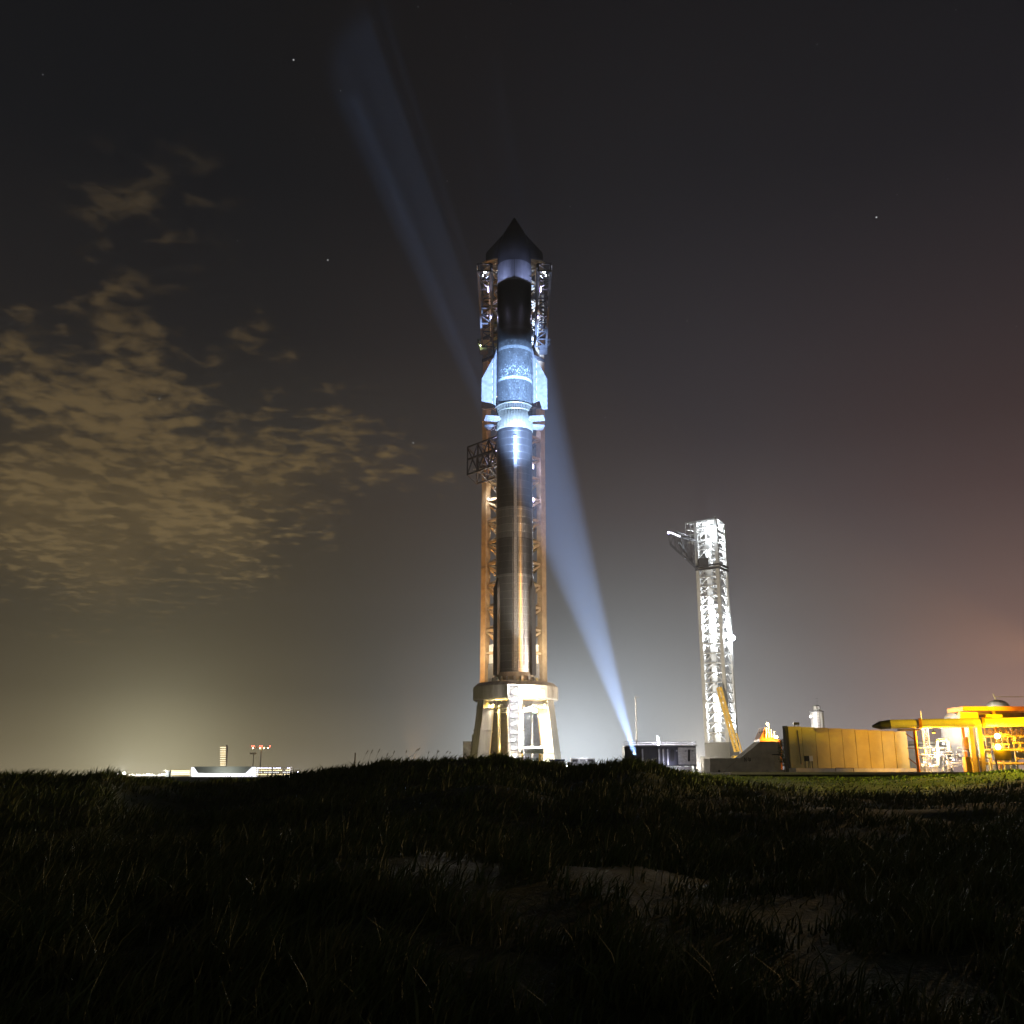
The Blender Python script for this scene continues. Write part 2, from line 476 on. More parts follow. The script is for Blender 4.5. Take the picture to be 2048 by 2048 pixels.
# ------------------------------------------------------------------ ground: one sheet of dunes, pad and plain
RID = [(-900, 1546), (-200, 1548), (33, 1545), (110, 1552), (160, 1551), (215, 1543), (231, 1549), (264, 1552), (352, 1561), (407, 1566), (438, 1558), (490, 1556), (533, 1550),
       (581, 1546), (660, 1537), (710, 1530), (768, 1521), (840, 1518), (901, 1515), (960, 1511), (1000, 1512), (1034, 1517), (1072, 1524), (1115, 1530), (1144, 1535),
       (1180, 1531), (1225, 1524), (1268, 1519), (1300, 1523), (1330, 1531), (1363, 1543), (1400, 1549), (1427, 1551), (1560, 1552), (1640, 1552), (1700, 1553), (1760, 1553), (1850, 1549), (1930, 1545), (2015, 1537), (2300, 1530), (3000, 1535)]
RX = np.array([r[0] for r in RID], float); RY = np.array([r[1] for r in RID], float)
RDX = np.array([-900, 33, 215, 260, 440, 660, 900, 1100, 1300, 1400, 1500, 1800, 2100, 3000.])
RDY = np.array([45, 45, 42, 60, 60, 55, 52, 52, 56, 75, 92, 94, 92, 90.])
def fbm(x, y, s, o=4, seed=0.0):
    out = np.zeros_like(x); a = 1.0; tot = 0
    for k in range(o):
        out += a * (np.sin(x * s * 1.3 + seed + 2.1 * np.sin(y * s * .7 + k)) * np.cos(y * s * 1.1 - seed * 1.7 + 1.7 * np.sin(x * s * .9 + 2 * k)))
        tot += a; a *= .5; s *= 2.05
    return out / tot
def sst(e0, e1, x):
    t = np.clip((x - e0) / (e1 - e0), 0, 1); return t * t * (3 - 2 * t)
def ground_z(x, y):
    x = np.asarray(x, float); y = np.asarray(y, float)
    ys = np.maximum(y, 3.0)
    px = 1024 + 1998.0 * x / ys
    rd = np.interp(px, RDX, RDY)
    rp = np.interp(px, RX, RY)
    h = CZ + rd * np.tan(PITCH + np.arctan((1023 - rp) / F)) - np.where(px > 1395, .12, .20)
    near = .35 + .12 * fbm(x, y, .25, 3, 1.0)
    t = np.clip((y - 4) / (rd - 4), 0, 1)
    mid = near + (h - near) * (t ** 1.15)
    dune = (fbm(x, y, .16, 4, 3.3) * .45 + fbm(x, y, .055, 2, 7.7) * .5) * np.clip(t * 4, 0, 1) * np.clip((1 - t) * 4, 0, 1)
    z = mid + dune - .55 * np.sin(np.pi * np.clip(t, 0, 1)) * .9
    base = np.where(px > 1500, PAD, 0.0)
    base = PAD * sst(760, 1000, px) * sst(420, 330, 0 * x + 0) if False else PAD * sst(700, 960, px)
    base = base * (1 - sst(760, 1000, y))
    fall = sst(0, 26, y - rd)
    z = np.where(y > rd, h * (1 - fall) + base * fall, z)
    far = (y > rd) * fbm(x, y, .05, 3, 5.0) * .06
    bk = sst(2, -20, y)
    z = z * (1 - bk) + .3 * bk
    return z + far
def axis(lo, hi, c0, c1, step, growth=1.12):
    a = list(np.arange(c0, c1 + 1e-6, step)); s = step
    while a[-1] < hi: s *= growth; a.append(min(hi, a[-1] + s))
    s = step
    while a[0] > lo: s *= growth; a.insert(0, max(lo, a[0] - s))
    return np.array(a)
gx = axis(-1440, 1440, -62, 66, .62); gy = axis(-45, 2110, 2, 112, .55)
GX, GY = np.meshgrid(gx, gy)
GZ = ground_z(GX, GY)
nx, ny = len(gx), len(gy)
me = bpy.data.meshes.new("ground")
me.vertices.add(nx * ny)
me.vertices.foreach_set('co', np.stack([GX, GY, GZ], -1).astype(np.float32).ravel())
ii = (np.arange(ny - 1)[:, None] * nx + np.arange(nx - 1)[None, :]).ravel()
quads = np.stack([ii, ii + 1, ii + nx + 1, ii + nx], -1).astype(np.int32)
me.loops.add(quads.size); me.loops.foreach_set('vertex_index', quads.ravel())
me.polygons.add(len(quads)); me.polygons.foreach_set('loop_start', np.arange(0, quads.size, 4, dtype=np.int32))
me.polygons.foreach_set('use_smooth', np.ones(len(quads), bool))
me.update(); me.validate()
def ground_mat():
    m = bpy.data.materials.new("dune_soil"); m.use_nodes = True
    t = NT(m.node_tree); b = m.node_tree.nodes['Principled BSDF']
    co = t.n('ShaderNodeTexCoord').outputs['Object']
    a = t.noise(co, .18, 5, .6); c = t.noise(co, 2.5, 5, .7)
    veg = t.ramp(c, [(.3, (.030, .033, .017)), (.52, (.055, .070, .026)), (.75, (.10, .105, .045))])
    sand = t.mix(c, (.10, .085, .058), (.19, .165, .12))
    t.put(b.inputs['Base Color'], t.mix(t.m('MULTIPLY', t.smooth(a, .62, .82), .10), veg, sand))
    b.inputs['Roughness'].default_value = .95; b.inputs['Specular IOR Level'].default_value = .1
    bp = t.n('ShaderNodeBump'); bp.inputs['Strength'].default_value = .8; bp.inputs['Distance'].default_value = .15
    t.put(bp.inputs['Height'], t.noise(co, 5, 5, .7)); t.put(b.inputs['Normal'], bp.outputs[0])
    return m
me.materials.append(ground_mat())
go = bpy.data.objects.new("ground", me); COL.objects.link(go); tag(go, kind='structure')

# ------------------------------------------------------------------ grass: merged blades (nobody could count it)
def make_grass():
    N = 150000
    px = rng.uniform(-120, 2170, N)
    u = rng.uniform(0, 1, N)
    y = 6.0 * (100 / 6.0) ** (u ** .9)
    # extra fringe on the ridge line
    nr = 30000
    pr = rng.uniform(0, 2048, nr); yr = np.interp(pr, RDX, RDY) + rng.normal(0, 2.2, nr)
    px = np.concatenate([px, pr]); y = np.concatenate([y, yr])
    x = (px - 1024) / 1998.0 * y
    clump = fbm(x, y, .9, 3, 2.0) + .8 * fbm(x, y, .20, 3, 9.0) + .5 * fbm(x, y, 2.3, 2, 4.0)
    keep = (clump + rng.uniform(-.55, .55, len(x)) > -.05) & ~((y > 84) & (px > 1395))
    edge = (y > 80) & (px > 1395) & (y < 97)
    keep = keep | (edge & (rng.uniform(0, 1, len(x)) < .7))
    x, y, clump = x[keep], y[keep], clump[keep]
    N = len(x)
    z = ground_z(x, y) - .03
    pxx = 1024 + 1998 * x / y
    short = np.where((y > 66) & (pxx > 1395), .45, 1.0)
    h = (rng.gamma(5, .06, N) * (1 + .9 * np.clip(clump, -.7, 1)) + .06) * short
    tall = rng.uniform(0, 1, N) < .02
    h = np.where(tall, h * 1.9, h); h = np.clip(h, .08, .95) * np.interp(y, [6, 20, 45, 100], [.55, .72, .62, .55])
    wd = (.006 + .0011 * y ** .92) * rng.uniform(.6, 1.3, N) * .8
    a = rng.uniform(0, 2 * np.pi, N)
    lean = rng.uniform(.2, 1.15, N) * h; la = rng.normal(.3, 1.1, N)
    dx = np.cos(a) * wd; dy_ = np.sin(a) * wd
    lx = np.cos(la) * lean; ly = np.sin(la) * lean
    v = np.empty((N, 5, 3), np.float32)
    v[:, 0] = np.stack([x - dx, y - dy_, z], -1); v[:, 1] = np.stack([x + dx, y + dy_, z], -1)
    v[:, 2] = np.stack([x + .7 * dx + lx * .35, y + .7 * dy_ + ly * .35, z + h * .6], -1)
    v[:, 3] = np.stack([x - .7 * dx + lx * .35, y - .7 * dy_ + ly * .35, z + h * .6], -1)
    v[:, 4] = np.stack([x + lx, y + ly, z + h], -1)
    me = bpy.data.meshes.new("grass"); me.vertices.add(N * 5); me.vertices.foreach_set('co', v.ravel())
    k = np.arange(N, dtype=np.int32)[:, None] * 5
    loops = np.concatenate([k + np.array([[0, 1, 2, 3]], np.int32), k + np.array([[3, 2, 4]], np.int32)], 1)
    me.loops.add(N * 7); me.loops.foreach_set('vertex_index', loops.ravel())
    me.polygons.add(N * 2)
    st = (np.arange(N, dtype=np.int32)[:, None] * 7 + np.array([[0, 4]], np.int32)).ravel()
    me.polygons.foreach_set('loop_start', st)
    me.update(); me.validate()
    m = bpy.data.materials.new("dune_grass"); m.use_nodes = True
    t = NT(m.node_tree); b = m.node_tree.nodes['Principled BSDF']
    co = t.n('ShaderNodeTexCoord').outputs['Object']
    t.put(b.inputs['Base Color'], t.ramp(t.noise(co, 1.1, 4, .7), [(.3, (.045, .066, .022)), (.5, (.095, .125, .038)), (.66, (.165, .165, .065)), (.8, (.24, .21, .11))]))
    b.inputs['Roughness'].default_value = .7; b.inputs['Specular IOR Level'].default_value = .25
    me.materials.append(m)
    o = bpy.data.objects.new("grass", me); COL.objects.link(o)
    tag(o, 'dark wild grass covering the dunes', 'grass', kind='stuff')
make_grass()

# pad apron: gravel and concrete sheet in front of the wall and under the facility
mb = MB(); mb.box((70, 118, PAD + .02), (97, 40, .24)); tag(mb.build("pad_apron", M_GROUND_PAD), kind='structure')

# ------------------------------------------------------------------ rocket
RXC, RYC = 0.62, 229.0
Z0 = 24.0
def make_rocket():
    C = (RXC, RYC, 0)
    t = thing('rocket', (RXC, RYC, Z0), 'tall stacked rocket with silver booster and black tiled upper ship, standing on launch mount', 'rocket')
    # booster
    b = MB(); b.lathe([(4.40, Z0), (4.5, Z0 + .25), (4.5, 85.4)], C, 128)
    body = b.build('booster_body', M_STEEL, t)
    b = MB(); b.lathe([(4.64, Z0 - .5), (4.64, Z0 + .9), (4.5, Z0 + 1.2)], C, 128); b.build('aft_skirt', M_MOUNT, body)
    # raceway on the side facing the camera
    b = MB()
    ra = R(-90 + 2)
    for dw, rr, hw in ((0, 4.62, .36),):
        cx, cy = RXC + rr * math.cos(ra), RYC + rr * math.sin(ra)
        b.box((cx, cy, (Z0 + 1.5 + 83) / 2), (hw * 2, .34, 83 - Z0 - 1.5), ra + R(90))
    for s in (-.62, .62):
        aa = ra + s / 4.5
        cx, cy = RXC + 4.57 * math.cos(aa), RYC + 4.57 * math.sin(aa)
        b.tube((cx, cy, Z0 + 1.5), (cx, cy, 62), .07, n=6)
    b.build('raceway', M_GALV, body)
    # chines
    for s in (-1, 1):
        b = MB()
        a = R(-90) + s * R(66)
        pts = []
        hw = R(15)
        for rr, aa in ((4.45, -hw), (5.15, -hw * .9), (5.15, hw * .9), (4.45, hw)):
            pts.append((RXC + rr * math.cos(a + aa), RYC + rr * math.sin(a + aa)))
        zt = 45.2
        n = 4
        vs = [(p[0], p[1], Z0 + .6) for p in pts] + [(p[0], p[1], zt) for p in pts]
        tip = [(RXC + 4.45 * math.cos(a - hw * .3), RYC + 4.45 * math.sin(a - hw * .3), zt + 2.6), (RXC + 4.5 * math.cos(a), RYC + 4.5 * math.sin(a), zt + 2.8), (RXC + 4.45 * math.cos(a + hw * .3), RYC + 4.45 * math.sin(a + hw * .3), zt + 2.6)]
        b._add(vs, [(3, 2, 1, 0)] + [(i, (i + 1) % 4, 4 + (i + 1) % 4, 4 + i) for i in range(4)])
        b._add(vs[4:] + tip, [(0, 1, 5), (0, 5, 4), (1, 2, 5), (2, 3, 6), (2, 6, 5), (3, 0, 4, 6)])
        for k in range(9):   # frame straps
            z = Z0 + 2.5 + k * 2.35
            b.slab([(RXC + 5.19 * math.cos(a + q), RYC + 5.19 * math.sin(a + q), z) for q in (-hw * .9, hw * .9)] + [(RXC + 5.19 * math.cos(a + q), RYC + 5.19 * math.sin(a + q), z + .12) for q in (hw * .9, -hw * .9)], (-.08 * math.cos(a), -.08 * math.sin(a), 0))
        b.build('chine', M_FLAP, body)
    # pale ribbed section and hot staging ring
    b = MB(); b.lathe([(4.5, 85.4), (4.52, 85.4), (4.52, 90.2), (4.5, 90.2)], C, 128)
    for k in range(72):
        a = 2 * math.pi * k / 72
        b.box((RXC + 4.55 * math.cos(a), RYC + 4.55 * math.sin(a), 87.8), (.10, .12, 4.6), a)
    ib = b.build('interstage', M_PALE, t)
    b = MB(); b.lathe([(4.5, 90.2), (4.62, 90.3), (4.62, 90.5), (4.5, 90.55)], C, 96)
    b.lathe([(4.62, 91.7), (4.75, 91.75), (4.75, 92.05), (4.5, 92.1)], C, 96)
    for k in range(64):
        a = 2 * math.pi * k / 64
        b.bar((RXC + 4.55 * math.cos(a), RYC + 4.55 * math.sin(a), 90.5), (RXC + 4.63 * math.cos(a), RYC + 4.63 * math.sin(a), 91.75), .12)
    vr = b.build('vented_ring', M_PALE, t)
    b = MB(); b.lathe([(4.40, 90.5), (4.40, 91.9)], C, 64); b.build('inner_wall', M_BLACK, vr)
    # grid fins
    for k, aa in enumerate((-52, 52, -128, 128)):
        a = R(-90 + aa); d = Vector((math.cos(a), math.sin(a), 0)); sd = Vector((-d.y, d.x, 0))
        b = MB(); zc = 88.0
        c0 = Vector((RXC, RYC, zc)) + d * 4.55
        fold = Vector((0, 0, .12))
        nl, nw, L, Wd = 6, 5, 3.4, 2.8
        d2 = (Vector((1 if d.x > 0 else -1, 0, 0)) * .75 + d * .25).normalized(); sd = Vector((-d2.y, d2.x, 0))
        b.bar(c0 - d * .4, c0 + d2 * .5, .7, .6)
        for i in range(nl + 1):
            p = c0 + d2 * (.4 + L * i / nl); b.bar(p - sd * Wd / 2, p + sd * Wd / 2, .10 if 0 < i < nl else .22, .42)
        for j in range(nw + 1):
            q = c0 + d2 * .4 + sd * (Wd * (j / nw - .5)); b.bar(q, q + d2 * L, .10 if 0 < j < nw else .22, .42)
        b.slab([c0 + d2 * .4 + sd * Wd / 2 + Vector((0, 0, .14)), c0 + d2 * (.4 + L) + sd * Wd / 2 + Vector((0, 0, .14)), c0 + d2 * (.4 + L) - sd * Wd / 2 + Vector((0, 0, .14)), c0 + d2 * .4 - sd * Wd / 2 + Vector((0, 0, .14))], (0, 0, .05))
        b.build('grid_fin', M_FLAP, ib)
    # ship
    prof = [(4.5, 92.1), (4.5, 131.5)]
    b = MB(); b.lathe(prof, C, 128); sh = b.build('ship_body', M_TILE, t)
    b = MB(); b.lathe([(4.5, 125.9), (4.53, 126.0), (4.53, 131.6), (4.5, 131.7)], C, 128); b.build('lit_band', M_LIT_BAND, sh)  # pale band stands in for the arm lamps' light on the hull
    b = MB(); b.bar((RXC, 224.46, 125.95), (RXC, 224.46, 131.6), .75, .12); b.build('unlit_strip', M_NOSE, sh)  # dark strip painted where the arm lamps leave the middle unlit
    pz = [0, .12, .4, .9, 1.7, 2.5, 3.8, 5.2, 7.2, 9.4, 11.8, 15.1]; pr = [.01, .16, .34, .62, 1.05, 1.48, 2.2, 2.92, 3.62, 4.12, 4.40, 4.5]
    zs_ = list(np.linspace(15.1, .9, 26)) + [.65, .4, .25, .12, 0]
    prof = [(float(np.interp(q_, pz, pr)), 146.7 - q_) for q_ in zs_]
    b = MB(); b.lathe(prof, C, 96); b.build('nose_cone', M_NOSE, sh)
    def flap(name, pts, yo, th, s):
        b = MB(); b.slab([(RXC + s * x, yo, z) for x, z in pts], (0, th, 0)); return b
    for s in (-1, 1):
        b = flap('fore_flap', [(1.6, 142.6), (3.0, 141.2), (7.35, 135.9), (7.55, 135.3), (7.55, 133.6), (4.3, 134.3), (3.0, 134.5)], 228.3, .55, s); b.build('fore_flap', M_NOSE, sh)
        b = flap('aft_flap', [(4.45, 107.6), (8.35, 99.7), (8.35, 91.7), (5.5, 91.7), (5.5, 105.1)], 228.4, .7, s)
        fl = b.build('aft_flap', M_FLAP, sh)
        b = MB(); b.tube((RXC + s * 5.05, 228.6, 91.9), (RXC + s * 5.05, 228.6, 105.2), .52, .52, 14); b.tube((RXC + s * 5.05, 228.6, 105.2), (RXC + s * 4.5, 228.6, 108.3), .52, .06, 14)
        b.build('hinge_fairing', M_FLAP, fl)
        b = MB()
        for k in range(6): b.box((RXC + s * 5.62, 228.33, 93 + k * 2.1), (.18, .1, 1.2))
        build_each(b, 'hinge_cover', M_GALV, fl)
    return t
make_rocket()

# ------------------------------------------------------------------ launch mount
MX, MY = .85, 229.0
def make_mount():
    t = thing('launch_mount', (MX, MY, PAD), 'massive round steel ring on six splayed legs carrying the rocket, lit from below', 'launch mount')
    b = MB(); b.lathe([(5.6, 22.6), (9.0, 22.7), (9.9, 21.9), (9.98, 21.7), (9.98, 19.0), (9.6, 18.7), (5.6, 18.7), (5.6, 22.6)], (MX, MY, 0), 32, False)
    ring = b.build('ring', M_MOUNT, t)
    b = MB()
    for k in range(32):
        a = 2 * math.pi * (k + .5) / 32
        if k % 4 == 0: b.box((MX + 9.95 * math.cos(a), MY + 9.95 * math.sin(a), 20.3), (.1, .16, 2.7), a)
    for a, w_, h_ in ((R(-55), 1.8, 1.3), (R(-28), 1.2, 1.6), (R(-118), 1.6, 1.2)):
        b.box((MX + 9.98 * math.cos(a), MY + 9.98 * math.sin(a), 20.2), (.12, w_, h_), a)
    build_each(b, 'cover_plate', M_MOUNT, ring)
    # clamps and hold-downs on top
    b = MB()
    for k in range(20):
        a = 2 * math.pi * k / 20
        b.box((MX + 5.35 * math.cos(a) - .2, MY + 5.35 * math.sin(a), 23.3), (.7, .5, 1.6), a)
    build_each(b, 'hold_down_clamp', M_GALV, ring)
    # walkway and equipment below the ring
    b = MB(); b.lathe([(7.0, 16.6), (9.3, 16.6), (9.3, 16.75), (7.0, 16.75), (7.0, 16.6)], (MX, MY, 0), 32, False)
    for k in range(32):
        a = 2 * math.pi * k / 32; a2 = 2 * math.pi * (k + 1) / 32
        p = (MX + 9.2 * math.cos(a), MY + 9.2 * math.sin(a)); q = (MX + 9.2 * math.cos(a2), MY + 9.2 * math.sin(a2))
        b.bar((*p, 16.7), (*p, 17.8), .06)
        for z in (17.25, 17.8): b.bar((*p, z), (*q, z), .05)
    b.build('walkway', M_GALV, t)
    b = MB(); rr = random.Random(3)
    for k in range(60):
        a = rr.uniform(0, 2 * math.pi); r = rr.uniform(7.0, 9.2)
        b.box((MX + r * math.cos(a), MY + r * math.sin(a), rr.uniform(16.9, 18.2)), (rr.uniform(.2, .9), rr.uniform(.2, .9), rr.uniform(.3, 1.1)), a)
    for k in range(5): b.lathe([(7.3 + .35 * k, 18.2 - .16 * k), (7.42 + .35 * k, 18.2 - .16 * k), (7.42 + .35 * k, 18.35 - .16 * k), (7.3 + .35 * k, 18.35 - .16 * k), (7.3 + .35 * k, 18.2 - .16 * k)], (MX, MY, 0), 40, True)
    b.build('service_equipment', M_GALV, t)
    # legs
    for k in range(6):
        a = R(-90 + 60 * k); d = Vector((math.cos(a), math.sin(a), 0)); s_ = Vector((-d.y, d.x, 0))
        b = MB(); c0 = Vector((MX, MY, PAD)) + d * 9.9; c1 = Vector((MX, MY, 18.7)) + d * 7.9
        pts = [c0 - d * 1.5 - s_ * 1.7, c0 + d * 1.5 - s_ * 1.7, c0 + d * 1.5 + s_ * 1.7, c0 - d * 1.5 + s_ * 1.7,
               c1 - d * 1.3 - s_ * 1.5, c1 + d * 1.3 - s_ * 1.5, c1 + d * 1.3 + s_ * 1.5, c1 - d * 1.3 + s_ * 1.5]
        b.hexa(pts)
        for z in (7.0, 12.0):
            u = (z - PAD) / (18.7 - PAD); c = c0.lerp(c1, u)
            b.box((c.x, c.y, z), (3.1, 3.6, .18), a)
        lg = b.build('leg', M_MOUNT, t)
    # flame deflector plate and inner pipes
    b = MB()
    for k in range(8):
        a = R(-90 + 20 + k * 45); b.tube((MX + 4.2 * math.cos(a), MY + 4.2 * math.sin(a), PAD), (MX + 4.2 * math.cos(a), MY + 4.2 * math.sin(a), 18.7), .28, n=10)
    build_each(b, 'vertical_pipe', M_GALV, t)
    b = MB(); b.box((MX, MY, PAD + 1.2), (12, 12, 2.4)); b.build('deflector_plate', M_GREY, t)
    # lamps below the ring
    b = MB(); lamps = [(3.75, 217.2, 15.9), (-4.2, 224.0, 17.6), (-.5, 223.0, 17.4), (6.8, 222.0, 16.8)]
    for ox, oz in ((-.75, .1), (.35, .35), (1.3, -.1)):  # one real lamp; extra heads added to widen its glare
        p = (lamps[0][0] + ox, lamps[0][1], lamps[0][2] + oz); b = MB()
        b.box((p[0], p[1] + .45, p[2] + .1), (.9, .4, .8)); b.bar((p[0], p[1] + .6, p[2] + .3), (p[0] + .1, 220.5, 17.2), .16)
        fx = b.build('floodlight', M_DARK, t)
        b = MB(); b.box((p[0], p[1] + .23, p[2] + .1), (.8, .04, .7)); b.build('lens', L_COOL, fx)
        light((p[0], p[1] - .1, p[2]), 34000, (1, .93, .80), t, size=.35)
    b = MB(); b.box((lamps[0][0] - 1.5, 217.5, 16.0), (.06, 1.7, 2.6)); b.build('added_light_shield', M_BLACK, t)  # plate added to keep this white light off the left leg
    for (x, y, z), pw, c in ((lamps[1], 14000, (1, .58, .09)), (lamps[2], 3000, (1, .90, .7)), (lamps[3], 2000, (1, .72, .35))):
        b = MB(); b.box((x, y, z + .35), (.5, .5, .2)); fx = b.build('floodlight', M_DARK, t)
        b = MB(); b.box((x, y, z + .235), (.4, .4, .03)); b.build('lens', L_WARM, fx)
        light((x, y, z), pw, c, t, size=.15)
    light((MX, MY, 8.5), 2400, (1, .66, .18), t, size=.4)
    # cover panel on ring front beside the stair tower
    b = MB(); b.box((-.0, 218.7, 20.3), (1.9, .3, 3.1)); b.build('access_panel', M_WHITE, ring)
make_mount()

def make_stair():
    x0, y0 = .38, 216.2
    t = thing('stair_tower', (x0, y0, PAD), 'narrow white scaffold stair tower lit bright in front of launch mount', 'stair tower')
    b = MB(); hw = .95
    for sx in (-1, 1):
        for sy in (-1, 1): b.bar((x0 + sx * hw, y0 + sy * .8, PAD), (x0 + sx * hw, y0 + sy * .8, 21.4), .16)
    for k in range(11):
        for sy in (-1, 1): b.bar((x0 - hw, y0 + sy * .8, 4.9 + 1.72 * k), (x0 + hw, y0 + sy * .8, 4.9 + 1.72 * k), .06)
    b.build('frame', M_GALV, t)
    b = MB()
    for k in range(11):
        b.cut(); z = 3.9 + 1.72 * k
        b.box((x0, y0, z), (1.9, 1.1, .10))
    build_each(b, 'landing', M_DARK, t)
    b = MB()
    for k in range(10):
        b.cut(); z = 3.9 + 1.72 * k; s = 1 if k % 2 else -1
        for j in range(6): b.box((x0 + s * (-.7 + .28 * j), y0 - .3, z + .2 + .26 * j), (.3, .7, .06))
    build_each(b, 'stair_flight', M_GALV, t)
    b = MB(); b.box((x0, y0 + .72, 12.0), (1.86, .05, 18.2)); b.build('screen_panel', M_WHITE, t)
    b = MB()
    for k in range(9): b.box((x0, y0 - 1.02, 19.9 - 1.72 * k), (.5, .1, .1))
    build_each(b, 'lamp', L_COOL, t)  # lamps added level by level to brighten the stair
    for k in range(9): light((x0, y0 - 1.3, 19.9 - 1.72 * k), 260, (1, .93, .95), t, size=.2)
    light((x0, y0 - 1.2, 6.4), 200, (1, .72, .3), t, size=.2)
make_stair()

# pipe bridge beside the stair tower
def make_manifold():
    t = thing('pipe_manifold', (4, 216, PAD), 'grey horizontal pipe on posts with white upright pipe in front of the mount leg', 'pipes')
    b = MB(); b.tube((2.0, 216.5, 7.4), (6.6, 216.2, 7.4), .75, n=16); b.tube((6.3, 216.2, 7.4), (6.9, 216.2, 7.4), .95, n=16); b.build('pipe', M_GALV, t)
    b = MB(); b.tube((2.55, 215.2, PAD), (2.55, 215.2, 11.3), .17, n=8); b.build('upright_pipe', M_WHITE, t)
    for x in (2.3, 6.0):
        b = MB(); b.bar((x, 216.4, PAD), (x, 216.4, 6.7), .35); b.build('post', M_YEL, t)
make_manifold()

# equipment hut left of the mount
def make_hut():
    t = thing('equipment_hut', (-10.5, 234, PAD), 'dull grey stepped concrete hut standing against a dark mount leg', 'hut')
    b = MB(); b.box((-9.9, 236, 6.0), (3.3, 5, 7.6)); b.box((-8.9, 235.9, 10.6), (1.2, 4, 1.6)); b.build('block', M_CONC, t)
    b = MB(); b.box((-11.9, 234.5, 4.2), (1.0, 4, 4.0)); b.build('low_block', M_CONC, t)
    b = MB(); b.box((-9.6, 233.45, 4.6), (1.2, .12, 2.2)); b.build('door', M_GREY, t)
make_hut()

